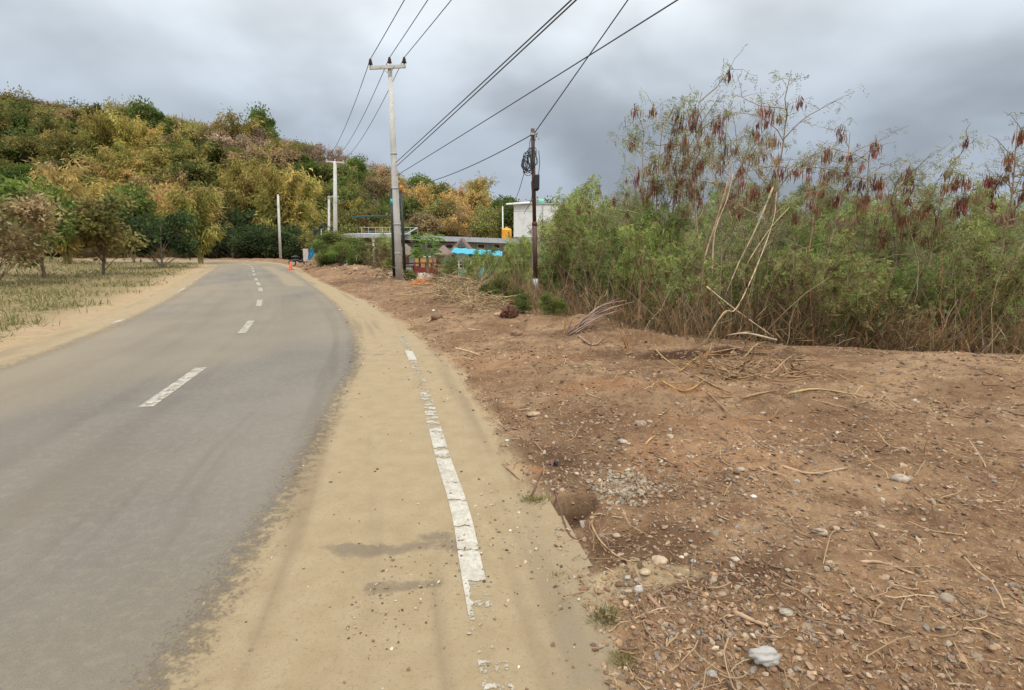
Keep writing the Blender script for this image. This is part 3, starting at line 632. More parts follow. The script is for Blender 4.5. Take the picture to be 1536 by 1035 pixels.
# trees on the inside of the bend and behind the house roofs
for px, Y, kd, sc, lb in [(150, 30, 'olive', .62, 'olive tree on the far side of the road, nearest the bend'), (60, 26, 'green', .6, 'green tree across the road, at the left of the roadside row'),
        (240, 40, 'dark', .8, 'dark bushy tree standing inside the bend of the road'), (-10, 21, 'tan', .55, 'dry tan tree across the road, leftmost of the roadside row'),
        (300, 52, 'yellow', .75, 'yellow-green bamboo clump on the inside of the bend'), (100, 40, 'gold', .8, 'golden bamboo clump behind the roadside trees across the road'),
        (200, 52, 'green', .95, 'green tree behind the dark bushy tree inside the bend')]:
    x_, y_, _ = at_y(px, 380, Y); pr = FT[kd][0]
    place(pr, (x_, y_, gz1(x_, y_)), sc, None, pr.name, lb, KINDTXT[kd][1])
for i, (px, Y, sc, kd) in enumerate([(386, 71, .85, 'dark'), (404, 70.5, .8, 'dark'), (422, 70.5, .85, 'dark'), (441, 71, .85, 'dark'), (458, 70, .7, 'dark'), (350, 71.5, .9, 'dark'), (325, 73, .9, 'dark'), (476, 69, .65, 'olive'), (398, 74, 1.0, 'dark'), (434, 75, 1, 'dark')]):
    x_, y_, _ = at_y(px, 392, Y); place(FT[kd][0], (x_, y_, gz1(x_, y_) - .3), sc, None, 'broadleaf_tree', f"{KINDTXT[kd][0]} beyond the end of the road, {ORD[[1,3,4,6,7,0,0,8,2,5][i]] if i != 6 else 'far left'} in its row".replace('first in', 'near left in'), 'tree', 'dark trees beyond the bend')

# ---------------------------------------------------------------- shrubs and tall trees beside the verge
YARD = make_tree('shrub', 7.5, 7.5, 44, 15000, .32, GRN + GRN + OLV[:2], trunkh=.04)
def shrub_at(px, Y, k, sc, label, scz=None, x=None, name='shrub', cat='shrub'):
    x_ = at_y(px, 400, Y)[0] if x is None else x
    return place(SH[k] if k < 9 else YARD, (x_, Y, gz1(x_, Y) - .03), sc, None, name, label, cat, 'green shrubs beside the verge', scz if scz else (sc * rng.uniform(1.0, 1.45) if k != 9 and sc > .5 else None))
# rows of shrubs behind the verge edge: (pixel column, distance, kind, size)
ROWS = []
for Y, pxs, kk, s0 in [(13.6, np.arange(835, 900, 46), (2, 0, 4), .62), (14.5, np.arange(850, 1600, 70), (0, 1, 3), .80), (17.5, np.arange(828, 1560, 62), (0, 1, 3, 2), .98), (12.0, np.arange(905, 1600, 62), (1, 0, 2), .72), (10.0, np.arange(965, 1600, 66), (1, 0, 1), .62), (8.6, np.arange(1085, 1620, 80), (4, 1, 4), .62),
                       (20.5, np.arange(795, 1560, 58), (0, 3, 1, 2), 1.1), (25, np.arange(775, 1560, 52), (0, 2, 3, 1), 1.15), (31, np.arange(790, 1560, 55), (3, 0, 1), 1.35), (40, np.arange(850, 1560, 60), (3, 1), 1.6)]:
    for i, px in enumerate(pxs):
        if px < 845 and Y > 16: continue
        ROWS.append([px + rng.normal() * 8, Y + rng.normal() * .5, kk[(i + int(Y)) % len(kk)], s0 * rng.uniform(.88, 1.15)])
SHT = ['green feathery shrub', 'olive feathery shrub', 'bright green leafy shrub', 'tall airy olive shrub', 'dry brown twiggy shrub']
RT = lambda Y: 'front' if Y < 9.5 else 'second' if Y < 11.2 else 'third' if Y < 13 else 'fourth' if Y < 16 else 'fifth' if Y < 19 else 'sixth' if Y < 22.5 else 'seventh' if Y < 28 else 'eighth' if Y < 35 else 'rearmost'
cnt = {}
for px, Y, k, sc in sorted(ROWS, key=lambda q: q[0]):
    kk = (k, RT(Y)); cnt[kk] = cnt.get(kk, 0) + 1
    shrub_at(px, Y, k, sc, f"{SHT[k]} in the {kk[1]} row behind the verge, {ORD[cnt[kk] - 1]} from the left")
# shrubs that can be told apart
for px, Y, k, sc, lb, scz in [
    (757, 20.5, 2, .72, 'grey-green feathery bush left of the brown cable pole', .8), (788, 19, 0, .72, 'tall feathery bush directly behind the brown cable pole', 1.0), (735, 24, 0, .7, 'bush standing right of the turquoise fence panels', .75),
    (722, 19.5, 4, .8, 'dry brown bush in front of the turquoise fence panels', .55), (824, 10.35, 9, .060, 'low fresh green plant at the right foot of the brown cable pole', None), (786, 10.9, 9, .050, 'low fresh green plant just left of the brown cable pole', None),
    (750, 12.9, 9, .085, 'small green bush beside the dark root ball', None), (775, 12.3, 9, .06, 'small bush between the dark root ball and the brown cable pole', None),
    (573, 27.5, 4, 1.25, 'dry vine-covered bush left of the tall concrete pole', 1.25), (578, 28.5, 3, .75, 'thin leafy bush behind the dry one left of the concrete pole', .8), (592, 26, 9, .12, 'small green bush at the foot of the tall concrete pole', None),
    (499, 38, 9, .26, 'green bush leftmost of the roadside clump, beside the thin grey post', .20), (503, 37, 9, .40, 'large bright green bush in the middle of the roadside clump', .24), (523, 35, 9, .36, 'dense green bush at the right of the roadside clump', .17),
    (545, 33.5, 9, .27, 'smaller olive bush closing the right end of the roadside clump', .22), (513, 34, 9, .24, 'low bright green bush in front of the roadside clump', .18),
    (502, 36, 9, .20, 'low olive bush in front of the thin grey post', .17), (612, 24.4, 9, .07, 'tiny green plant right of the tall concrete pole', None), (652, 26, 4, .55, 'dry brown scrub beside the pale gravel heap', .7),
    (690, 21.5, 4, .75, 'dry brown scrub behind the left brush pile', .6), (672, 30, 0, .5, 'small green bush near the thatched huts', .7), (715, 27, 0, .6, 'green bush in front of the turquoise awning', .7)]:
    shrub_at(px, Y, k, sc, lb, scz)
# tall pod trees: (column at the top of the stem, distance, kind, size, label)
for px, Y, k, sc, rz, scz, lb in [(1098, 10.6, 0, 1.0, .3, .92, 'tallest pod tree with bare tan trunks and dark red seed pods'), (985, 12.2, 2, 1.05, 0, 1.42, 'slender pod tree with dark pods left of the tallest pod tree'),
    (1150, 12.0, 1, 1.0, 1.5, 1.15, 'pale drooping pod tree right of the tallest pod tree'), (935, 15, 2, 1.0, 2, 1.08, 'pod tree with red pods above the shrubs right of the cable pole'), (873, 17.5, 2, .85, 1, .96, 'short pod tree with dark red pods nearest the cable pole'),
    (1210, 10.5, 0, .85, 4, .9, 'pod tree standing beyond the pale drooping one'), (1300, 12.5, 1, 1.0, 3, 1.0, 'pod tree with leaning stems at the right of the thicket'), (1400, 11, 2, 1.0, 5, 1.05, 'pod tree near the right end of the thicket'), (1500, 10, 0, .9, 2, .9, 'rightmost pod tree over the thicket'),
    (1045, 13.5, 1, 1.0, 5, 1.25, 'thin pod tree behind the two tallest ones')]:
    x_ = at_y(px, 300, Y)[0]; place(TL[k], (x_, Y, gz1(x_, Y)), sc, rz, 'pod_tree', lb, 'tree', 'pod trees over the shrubs', scz)
# papaya tree in the yard
def papaya():
    t = thing('papaya_tree', 'slim papaya tree with bright green leaves in front of the low grey building', 'tree', (at_y(641, 400, 37)[0], 37, gz1(at_y(641, 400, 37)[0], 37)))
    g = Geo().tube([(0, 0, -.2), (.03, 0, 1.2), (-.04, 0, 2.4), (0, .02, 3.0)], [.10, .09, .07, .06], 8, (.35, .28, .2)); g.build('trunk', BARK, t)
    g = Geo()
    for k in range(34):
        a = rng.uniform(0, 6.28); e = rng.uniform(-.6, .9); l_ = rng.uniform(.5, 1.0); z0 = rng.uniform(1.5, 3.0); P = np.array([(0, 0, z0), (math.cos(a) * l_ * .6, math.sin(a) * l_ * .6, z0 + .35 * e + .15), (math.cos(a) * l_, math.sin(a) * l_, z0 + .2 * e)])
        g.tube(P, .014, 3, (.2, .25, .08), False); n = 14; b_ = np.linspace(-2.4, 2.4, n) + a
        g.leaves(np.repeat(P[-1:], n, 0), np.c_[np.cos(b_), np.sin(b_), rng.normal(size=n) * .15 - .35], rng.uniform(.28, .5, n), .13, np.array((.16, .26, .05)) * rng.uniform(.7, 1.25, (n, 1)))
    g.build('crown', LEAF, t)
papaya()
# another small dark-leaved tree left of the awning's end
x_ = at_y(728, 400, 38)[0]; place(SH[2], (x_, 38, gz1(x_, 38)), 1.0, 1, 'shrub', 'dark green young tree rising behind the turquoise awning', 'shrub', scz=1.15)

# ---------------------------------------------------------------- stems and dead growth
def stem_thing(name, pts, r, col, label, cat='branch', group=None, n=6, z_off=0.):
    P = smooth_poly(pts, 5) if len(pts) > 2 else np.array(pts, float)
    g = Geo().tube(P - P[0], np.linspace(r, r * .45, len(P)) * (1 + rng.normal(size=len(P)) * .06), n, col)
    o = g.build(name, BARK); o.location = P[0]; return tag(o, label, cat, group)
def nth(n):
    T = ['', '', 'twenty', 'thirty', 'forty', 'fifty', 'sixty', 'seventy', 'eighty']
    if n < 20: return ORD[n]
    m = n + 1
    return T[m // 10][:-1] + 'ieth' if m % 10 == 0 else T[m // 10] + '-' + ORD[m % 10 - 1]
def gp(px, py, dz=0.):
    """point on the ground seen at a pixel, raised by dz"""
    z = 0.
    for _ in range(4): p = at_z(px, py, z); z = gz1(p[0], p[1])
    return np.array([p[0], p[1], z + dz])
for pts, r, c, lb in [
    ([gp(1054, 512, -.05), at_y(1085, 470, 7.6), at_y(1105, 462, 8.0), at_y(1135, 400, 8.8), at_y(1160, 330, 9.6), at_y(1165, 285, 10)], .013, (.48, .36, .22), 'long pale curved stem rising from the verge edge out to the right'),
    ([at_y(1060, 430, 8.4), at_y(1100, 462, 8.0), at_y(1160, 505, 7.6)], .012, (.46, .34, .21), 'straight pale stick crossing the long curved stem'),
    ([at_y(1160, 280, 9.4), at_y(1135, 340, 9.2), at_y(1108, 395, 9.0), at_y(1085, 450, 8.9)], .018, (.42, .33, .2), 'thin arching stem hanging in front of the right shrubs'),
    ([gp(1050, 505), at_y(1055, 400, 9.6), at_y(1075, 330, 9.7), at_y(1096, 255, 9.8), at_y(1092, 240, 9.9)], .018, (.44, .30, .19), 'thick tan stem leaning beside the tallest pod tree'),
    ([at_y(1068, 420, 9.3), at_y(1072, 350, 9.3), at_y(1090, 300, 9.3), at_y(1100, 260, 9.4)], .013, (.50, .40, .27), 'pale slender stem just right of the thick tan stem'),
    ([gp(1085, 500), at_y(1110, 420, 9), at_y(1150, 350, 9.2), at_y(1185, 310, 9.4)], .013, (.42, .32, .2), 'grey-tan stem leaning right out of the thicket'),
    ([gp(957, 495), at_y(961, 420, 10), at_y(966, 370, 10.2)], .026, (.22, .12, .08), 'dark reddish upright stem in the middle of the green shrubs'),
    ([at_y(1165, 510, 7.4), at_y(1120, 500, 7.5), at_y(1090, 503, 7.6)], .02, (.45, .34, .24), 'pale horizontal stick under the right shrubs')]:
    stem_thing('branch', pts, r, c, lb)
# bundle of bare grey stems lying over at the foot of the shrubs
for i in range(13):
    lb = f"bare grey-brown stem in the slanting bundle right of the cable pole, {nth(i)} from the bottom"
    a = gp(858 + rng.normal() * 5, 496 + rng.normal() * 2, .03); e = at_y(905 + i * 3.2 + rng.normal() * 6, 482 - i * 2.6 + rng.normal() * 4, a[1] + rng.uniform(.2, 1.2)); m = (a + e) / 2 + [0, 0, rng.uniform(.02, .14)]
    stem_thing('branch', [a, m, e], .013, np.array((.30, .21, .165)) * rng.uniform(.75, 1.25), lb, 'branch', 'stems of the slanting bundle', 5)
# splintered stumps and broken orange wood
for px, py, h, lean, lb in [(942, 522, .34, -.2, 'splintered orange stump at the shrub edge, left of centre of the thicket'), (1046, 560, .42, .35, 'splintered orange stick standing among the fallen branches'), (845, 498, .30, .3, 'broken orange stake right of the cable pole'),
                            (836, 500, .16, 0, 'short split orange stub beside the broken orange stake'), (1024, 512, .28, .1, 'short pale snapped stem under the right shrubs'), (860, 497, .22, .5, 'thin snapped reed leaning right of the broken orange stake')]:
    p = gp(px, py); g = Geo()
    for k in range(5): g.tube(bend((rng.normal() * .015, rng.normal() * .015, -.05), (lean + rng.normal() * .12, rng.normal() * .1, 1), h * rng.uniform(.6, 1.15), 4, .06), np.linspace(.016, .004, 5), 5, np.array((.36, .21, .105)) * rng.uniform(.7, 1.2))
    o = g.build('stump', BARK); o.location = p; tag(o, lb, 'stump')
# fallen branches along the right edge of the verge
FB = [((1010, 548), (1075, 566), (1140, 585)), ((1040, 570), (1080, 580), (1118, 600)), ((1060, 590), (1075, 610), (1090, 628)), ((1085, 555), (1120, 570), (1170, 560)), ((1020, 560), (1050, 545), (1100, 540)),
      ((1110, 602), (1140, 595), (1170, 585)), ((1125, 640), (1150, 625), (1170, 612)), ((985, 530), (1010, 540), (1030, 560)), ((1000, 575), (1030, 585), (1060, 575)), ((1065, 548), (1095, 560), (1110, 575)),
      ((1130, 560), (1180, 575), (1230, 570)), ((1180, 600), (1230, 590), (1290, 600)), ((1240, 560), (1290, 580), (1350, 575)), ((1160, 545), (1200, 540), (1260, 548)), ((1050, 535), (1110, 525), (1160, 530)), ((1120, 535), (1150, 520), (1200, 515))]
for i, f in enumerate(FB):
    P = [gp(q[0] + rng.normal() * 5, q[1] + rng.normal() * 3, dz=rng.uniform(.01, .07)) for q in f]; c = [(.46, .27, .10), (.40, .24, .12), (.33, .2, .12), (.5, .36, .17)][i % 4]
    stem_thing('branch', P, .007 + .004 * (i % 3), np.array(c) * .8, ['orange-brown', 'tan', 'brown', 'straw-coloured'][i % 4] + f" fallen branch at the edge of the right thicket, {ORD[i // 4]} of its colour", 'branch', 'fallen branches below the thicket', 5)
# individual sticks and roots on the verge
for pts, r, c, lb in [
    ([(797, 745), (820, 772), (850, 795), (872, 812)], .0075, (.13, .075, .05), 'dark root running along the rim below the washed-out hole'),
    ([(903, 722), (902, 745), (915, 760), (935, 768)], .006, (.36, .22, .12), 'thin curved brown vine above the hollow'),
    ([(893, 760), (886, 785), (900, 812), (925, 835), (948, 848)], .0075, (.42, .27, .15), 'long tan vine curving down through the hollow'),
    ([(888, 770), (890, 800), (905, 822), (918, 838)], .006, (.40, .26, .14), 'shorter tan vine beside the long curving one'),
    ([(754, 698), (766, 708), (776, 718)], .008, (.24, .15, .09), 'short brown stick at the sand edge beside the rusty soil'),
    ([(683, 523), (700, 527), (718, 533)], .014, (.55, .40, .24), 'pale straight stick on the verge below the litter'),
    ([(690, 490), (705, 492), (722, 491)], .012, (.60, .50, .38), 'short whitish stick lying near the middle of the verge'),
    ([(1100, 920), (1125, 932), (1152, 942)], .012, (.34, .23, .15), 'thick weathered stick near the lower right corner of the verge'),
    ([(972, 895), (980, 905), (990, 915)], .014, (.26, .16, .10), 'short stubby piece of brown wood'),
    ([(1083, 928), (1095, 945), (1105, 962)], .008, (.2, .13, .09), 'thin dark twig beside the thick weathered stick'),
    ([(868, 505), (890, 508), (905, 514)], .02, (.30, .20, .14), 'dark stick below the slanting stem bundle'),
    ([(640, 484), (655, 476), (690, 478)], .012, (.46, .33, .2), 'bent tan twig on the far verge'),
    ([(968, 668), (975, 660), (983, 655)], .010, (.48, .28, .14), 'small orange piece of wood on the stony ground'),
    ([(812, 848), (838, 842), (866, 852)], .004, (.32, .24, .15), 'fine wiry twig on the sand edge below the hole'),
    ([(925, 842), (950, 838), (985, 848)], .004, (.42, .33, .22), 'fine pale twig across the sandy tongue'),
    ([(1170, 700), (1215, 712), (1270, 705)], .012, (.36, .25, .16), 'brown stick on the stony ground at the right'),
    ([(1250, 850), (1310, 840), (1370, 862)], .010, (.40, .28, .18), 'tan stick on the near right ground')]:
    P = [gp(*q, dz=r * .7) for q in pts]; stem_thing('stick', P, r, c, lb, 'stick', None, 6)
# heaps of dead brush left of the cable pole (nobody could count the twigs)
def brush(px0, px1, py0, py1, n, hmax, ln, seed_cols, seeds=0):
    g = Geo()
    for k in range(n):
        p = gp(rng.uniform(px0, px1), rng.uniform(py0, py1)); hh = rng.random() ** 1.5 * hmax; a = rng.uniform(0, 6.28); l_ = rng.uniform(.4, 1) * ln
        P = bend(p + [0, 0, hh - .03], (math.cos(a), math.sin(a), rng.normal() * .45), l_, 4, .16, .04)
        g.tube(P, np.linspace(.009, .003, 5) * rng.uniform(.5, 1.5), 4, np.array(seed_cols[rng.integers(0, len(seed_cols))]) * rng.uniform(.7, 1.3), False)
    return g
DC = [(.40, .28, .15), (.30, .20, .12), (.22, .15, .10), (.46, .34, .19), (.34, .27, .14)]
tag(brush(652, 735, 438, 452, 520, .50, 1.2, DC).build('brush_pile', BARK), 'large tangled pile of dry tan brush left of the cable pole', 'brush pile')
tag(brush(570, 600, 408, 420, 160, .5, 1.0, DC).build('brush_pile', BARK), 'small tangle of dead vines beside the tall concrete pole', 'brush pile')
tag(brush(690, 770, 448, 466, 260, .3, .8, DC).build('brush_pile', BARK), 'low scatter of dry brush in front of the large brush pile', 'brush pile')
tag(brush(1030, 1200, 540, 572, 200, .10, .42, [(.36, .22, .11), (.28, .18, .10), (.2, .13, .08)]).build('brush_pile', BARK), 'tangle of dry twigs below the right thicket', 'brush pile')
# dead stems standing through the thicket
def dead_stems():
    g = Geo()
    n = 5200; px = rng.uniform(742, 1640, n); Y = 7.9 + rng.random(n) ** 1.3 * 14
    x = (px - 768) / F * Y; dv = sdist(x, Y, VEG); k = (dv > -.05) & (dv < 7) & (px > 742 + (Y < 12) * 60); x, Y = x[k], Y[k]; z = gz(x, Y)
    for a, b_, c in zip(x, Y, z):
        h = rng.uniform(.4, 1.9) * (1 if rng.random() < .7 else .5); ang = rng.uniform(0, 6.28); l_ = abs(rng.normal()) * .5
        g.tube(bend((a, b_, c - .05), (math.cos(ang) * l_, math.sin(ang) * l_, 1), h, 4, .14, .02), np.linspace(.008, .0025, 5) * rng.uniform(.5, 1.4), 3, np.array([(.34, .25, .16), (.26, .18, .12), (.20, .14, .10), (.42, .33, .22), (.34, .17, .09)][rng.integers(0, 5)]) * rng.uniform(.7, 1.3), False)
    n = 26000; px = rng.uniform(735, 1640, n); Y = 7.7 + rng.random(n) * 11; x = (px - 768) / F * Y; dv = sdist(x, Y, VEG); k = (dv > -.15) & (dv < 5); x, Y = x[k], Y[k]; z = gz(x, Y); m = len(x)
    D = rng.normal(size=(m, 3)) * .55 + [0, 0, .8]
    cols = pal(m, [(.30, .21, .11), (.22, .15, .08), (.36, .27, .15), (.14, .13, .05), (.30, .15, .07)])
    g.leaves(np.c_[x, Y, z - .02 + rng.random(m) ** 2 * .5], D, rng.uniform(.12, .45, m), rng.uniform(.006, .02, m), cols)
    return g
tag(dead_stems().build('undergrowth', LEAF), kind='stuff')

# ---------------------------------------------------------------- stones and litter
ICO_V = None
def ico():
    t = (1 + 5 ** .5) / 2
    v = unit(np.array([(-1, t, 0), (1, t, 0), (-1, -t, 0), (1, -t, 0), (0, -1, t), (0, 1, t), (0, -1, -t), (0, 1, -t), (t, 0, -1), (t, 0, 1), (-t, 0, -1), (-t, 0, 1)], float))
    f = np.array([(0, 11, 5), (0, 5, 1), (0, 1, 7), (0, 7, 10), (0, 10, 11), (1, 5, 9), (5, 11, 4), (11, 10, 2), (10, 7, 6), (7, 1, 8), (3, 9, 4), (3, 4, 2), (3, 2, 6), (3, 6, 8), (3, 8, 9), (4, 9, 5), (2, 4, 11), (6, 2, 10), (8, 6, 7), (9, 8, 1)])
    return v, f
IV, IF = ico()
def subdiv(v, f):
    v = list(map(tuple, v)); c = {}; nf = []
    def m(a, b):
        k = (min(a, b), max(a, b))
        if k not in c: q = unit((np.array(v[a]) + v[b]) / 2); v.append(tuple(q)); c[k] = len(v) - 1
        return c[k]
    for a, b, d in f: x, y, z = m(a, b), m(b, d), m(d, a); nf += [(a, x, z), (b, y, x), (d, z, y), (x, y, z)]
    return np.array(v), np.array(nf)
IV2, IF2 = subdiv(IV, IF); IV3, IF3 = subdiv(IV2, IF2)
def pebbles(g, C, S, cols, smooth=False):
    """many small stones: jittered icosahedra, vectorised"""
    n = len(C); V = IV[None] * (1 + rng.normal(size=(n, 12, 1)) * .16); sc = S[:, None, None] * rng.uniform([.7, .6, .35], [1.25, 1.0, .7], (n, 1, 3)); V = V * sc
    a = rng.uniform(0, 6.28, n)[:, None]; x, y = V[..., 0] * np.cos(a) - V[..., 1] * np.sin(a), V[..., 0] * np.sin(a) + V[..., 1] * np.cos(a)
    til = rng.normal(size=(n, 2)) * .3; z = V[..., 2] + x * til[:, :1] + y * til[:, 1:]
    P = np.stack([x, y, z], -1) + C[:, None]; Fa = (IF[None] + (np.arange(n) * 12)[:, None, None]).reshape(-1, 3)
    g.add(P.reshape(-1, 3), Fa, np.repeat(cols, 12, 0), smooth)
def scatter(n, r0, r1, a0, a1, fn, lo=True):
    r = np.exp(rng.uniform(math.log(r0), math.log(r1), n)); a = np.radians(rng.uniform(a0, a1, n)); x, y = r * np.sin(a), r * np.cos(a)
    k = fn(x, y); x, y = x[k], y[k]; return x, y, gz(x, y), np.hypot(x, y)
def verge(x, y):
    dd = sdist(x, y, DIRT); dv = sdist(x, y, VEG); cl = fbm(x * 1.6, y * 1.6, 77, 3)
    return (dd > .02) & (dv < .6) & (np.hypot((x - HOLE[0]), (y - HOLE[1])) > .17) & (rng.random(len(x)) < .35 + sstep(cl, -.12, .12) * .65)
PC = [(.30, .215, .14), (.24, .17, .115), (.19, .125, .08), (.38, .30, .215), (.24, .20, .165), (.33, .21, .125), (.16, .10, .065), (.24, .14, .085)]
g = Geo()
x, y, z, r = scatter(70000, 1.5, 24, -35, 58, verge); s = (.0028 + rng.random(len(x)) ** 5 * .014) * (1 + r * .10); pebbles(g, np.c_[x, y, z + s * .15], s, pal(len(x), PC))
# extra patches of stones seen in the photo
for px, py, rx, ry, n, s0, cc in [(938, 728, .22, .26, 420, .0135, [(.29, .24, .175), (.24, .205, .16), (.33, .27, .19)]), (1110, 870, .5, .35, 180, .010, PC), (1000, 900, .35, .2, 120, .010, PC), (1060, 800, .6, .4, 160, .010, PC), (1080, 960, .4, .12, 100, .011, PC),
                              (1050, 690, .9, .7, 320, .011, PC), (960, 990, .25, .1, 70, .010, PC)]:
    c = at_z(px, py, .05); x = c[0] + rng.normal(size=n) * rx * .5; y = c[1] + rng.normal(size=n) * ry * .5; k = sdist(x, y, DIRT) > .03; x, y = x[k], y[k]
    s = s0 * rng.uniform(.4, 1.5, len(x)); pebbles(g, np.c_[x, y, gz(x, y) + s * .2], s, pal(len(x), cc))
tag(g.build('gravel', STONE), kind='stuff')
# grit and small clods lying on the sand
g = Geo()
def onsand(x, y):
    da = sdist(x, y, ASPH); dd = sdist(x, y, DIRT); cl = fbm(x * 1.8, y * 1.3, 55, 3)
    return (da > -.1) & (dd < .05) & (rng.random(len(x)) < .07 + sstep(cl, .0, .13) * .93 + .3 * sstep(dd, -.3, 0))
x, y, z, r = scatter(30000, 1.4, 16, -50, 35, onsand); s = (.0013 + rng.random(len(x)) ** 6 * .0075) * (1 + r * .14); pebbles(g, np.c_[x, y, 0 * x + s * .3], s, pal(len(x), [(.20, .13, .08), (.28, .20, .12), (.14, .09, .06), (.34, .26, .17), (.22, .15, .09), (.5, .44, .34)]))
tag(g.build('grit', STONE), kind='stuff')
# mulch: splinters, straw and broken twigs
g = Geo()
x, y, z, r = scatter(52000, 1.6, 26, -35, 58, verge); n = len(x); a = rng.uniform(0, 6.28, n)
g.leaves(np.c_[x, y, z + .003 + rng.random(n) * .012], np.c_[np.cos(a), np.sin(a), rng.normal(size=n) * .22], rng.uniform(.008, .04, n) * (1 + r * .12), rng.uniform(.0015, .006, n) * (1 + r * .14),
         pal(n, [(.36, .235, .125), (.28, .17, .095), (.20, .12, .07), (.44, .31, .18), (.34, .18, .085), (.24, .17, .11)]), up=np.array([0, 0, 1.]))
k = rng.permutation(n)[:800]
for i in k:
    if r[i] > 15: continue
    d = np.array([math.cos(a[i]), math.sin(a[i]), rng.normal() * .1]); l_ = rng.uniform(.05, .22) * (1 + .08 * r[i]); P = bend((x[i], y[i], z[i] + .006), d, l_, 4, .25)
    P[:, 2] = np.maximum(P[:, 2], z[i] + .003); g.tube(P, rng.uniform(.001, .0035) * (1 + .1 * r[i]), 4, np.array([(.40, .27, .15), (.26, .17, .11), (.48, .34, .2)][i % 3]) * rng.uniform(.7, 1.3), False)
tag(g.build('wood_litter', STRAW), kind='stuff')
# clods of earth
g = Geo()
x, y, z, r = scatter(18000, 1.6, 26, -35, 58, verge); s = (.003 + rng.random(len(x)) ** 4 * .020) * (.55 + .45 * sstep(r, 2, 6)) * (1 + r * .05); pebbles(g, np.c_[x, y, z + s * .1], s, pal(len(x), [(.19, .115, .065), (.25, .165, .10), (.15, .09, .053), (.21, .125, .07)]))
for hx, hy, rad, h in HEAPS[:7]:
    n = 90; a = rng.uniform(0, 6.28, n); q = rad * rng.random(n) ** .5; x = hx + q * np.cos(a); y = hy + q * np.sin(a); s = rng.uniform(.03, .14, n); pebbles(g, np.c_[x, y, gz(x, y) + s * .2], s, pal(n, [(.30, .19, .12), (.38, .26, .17), (.24, .15, .1), (.46, .36, .26)]))
tag(g.build('earth_clods', STONE), kind='stuff')
def stone(px, py, wpx, col, label, flat=.55, name='stone', cat='stone', group=None, asp=.75, sub=2):
    p = gp(px, py); dep = p[1] * cp - (p[2] - CAMH) * sp; s = wpx / F * dep / 2
    v, f = (IV3, IF3) if sub == 3 else (IV2, IF2); ph = rng.uniform(0, 9)
    d = 1 + .5 * fbm(v[:, 0] * 1.7 + ph, v[:, 1] * 1.7 + v[:, 2] * 1.3 + ph, 3, 3) + rng.normal(size=len(v)) * .02
    V = v * d[:, None] * (s, s * asp, s * flat); a = rng.uniform(-.5, .5); ca, sa = math.cos(a), math.sin(a); V = np.c_[V[:, 0] * ca - V[:, 1] * sa, V[:, 0] * sa + V[:, 1] * ca, V[:, 2]]
    o = Geo().add(V, f, np.asarray(col)[None] * rng.uniform(.9, 1.1, (len(V), 1)), True).build(name, STONE); o.location = p + [0, 0, s * flat * .35]; return tag(o, label, cat, group)
for a in [(960, 637, 20, (.30, .22, .16), 'grey-brown oval stone, largest on the middle of the verge'), (934, 662, 15, (.36, .32, .27), 'pale grey stone just below the largest oval stone'), (655, 478, 17, (.20, .12, .075), 'brown earth clod on the far verge', .7, 'earth_clod', 'clod'),
          (775, 503, 17, (.24, .155, .10), 'rounded brown clod in front of the small green bushes', .7, 'earth_clod', 'clod'), (748, 473, 15, (.40, .27, .18), 'orange-tan stone left of the dark root ball'), (650, 464, 5, (.75, .74, .66), 'small white scrap of litter on the far verge', .5, 'litter_scrap', 'litter'),
          (990, 842, 26, (.42, .33, .22), 'sandy boulder half buried at the end of the sandy tongue', .4), (968, 858, 20, (.40, .31, .2), 'low sandy stone left of the half-buried boulder', .35), (958, 886, 15, (.42, .38, .35), 'grey stone right below the sandy tongue', .8), (942, 863, 12, (.38, .33, .27), 'small tan stone on the sandy tongue'),
          (1040, 842, 9, (.42, .45, .50), 'small bluish-grey stone right of the half-buried boulder'), (1022, 836, 8, (.60, .52, .40), 'small pale stone beside the bluish-grey one'), (1068, 1012, 17, (.36, .33, .28), 'grey stone near the bottom edge of the picture'), (1103, 840, 14, (.42, .36, .28), 'tan stone at the right of the stony ground'),
          (760, 661, 8, (.42, .43, .44), 'small grey pebble at the sand edge above the rusty soil'), (1083, 892, 14, (.33, .24, .17), 'brown stone above the bottom right sticks'), (737, 872, 7, (.20, .12, .05), 'small round brown clod right of the painted line', .8, 'earth_clod', 'clod'),
          (830, 735, 9, (.34, .27, .2), 'small tan stone above the washed-out hole'), (910, 915, 10, (.40, .35, .27), 'small stone in the grass tuft by the road edge'), (800, 622, 22, (.34, .25, .17), 'flat tan stone at the left of the verge', .3), (915, 520, 15, (.30, .2, .13), 'brown stone at the foot of the shrubs'),
          (1005, 655, 12, (.35, .29, .22), 'buff stone right of the largest oval stone'), (1110, 705, 14, (.34, .29, .23), 'buff stone on the stony ground at the right'), (1130, 745, 10, (.56, .52, .46), 'pale whitish stone at the right side'), (865, 712, 9, (.44, .36, .26), 'pale stone left of the grey stone patch'),
          (1230, 800, 22, (.33, .27, .2), 'brown stone right of the stony ground'), (1350, 720, 26, (.36, .3, .24), 'large tan stone far right on the cleared ground'), (1180, 920, 20, (.38, .33, .27), 'grey-tan stone right of the white bag'), (1420, 900, 24, (.3, .24, .18), 'dark stone in the far right foreground')]:
    stone(*a, **({} if len(a) > 5 else dict(flat=.5)), sub=3)
spots = sorted((rng.uniform(830, 1500), rng.uniform(600, 1010)) for _ in range(80)); q = 0
for px, py in spots:
    if px < 830 + (py - 600) * .25: continue
    c, w_ = PC[q % 8], rng.uniform(6, 13) * (.6 + (py - 500) / 800)
    stone(px, py, w_, c, f"loose {['tan', 'brown', 'dark brown', 'buff', 'grey-brown', 'rusty', 'blackish', 'reddish-brown'][q % 8]} stone in the verge gravel, {nth(q)} of the loose stones from the left", .55, 'stone', 'stone', 'small loose stones on the verge'); q += 1
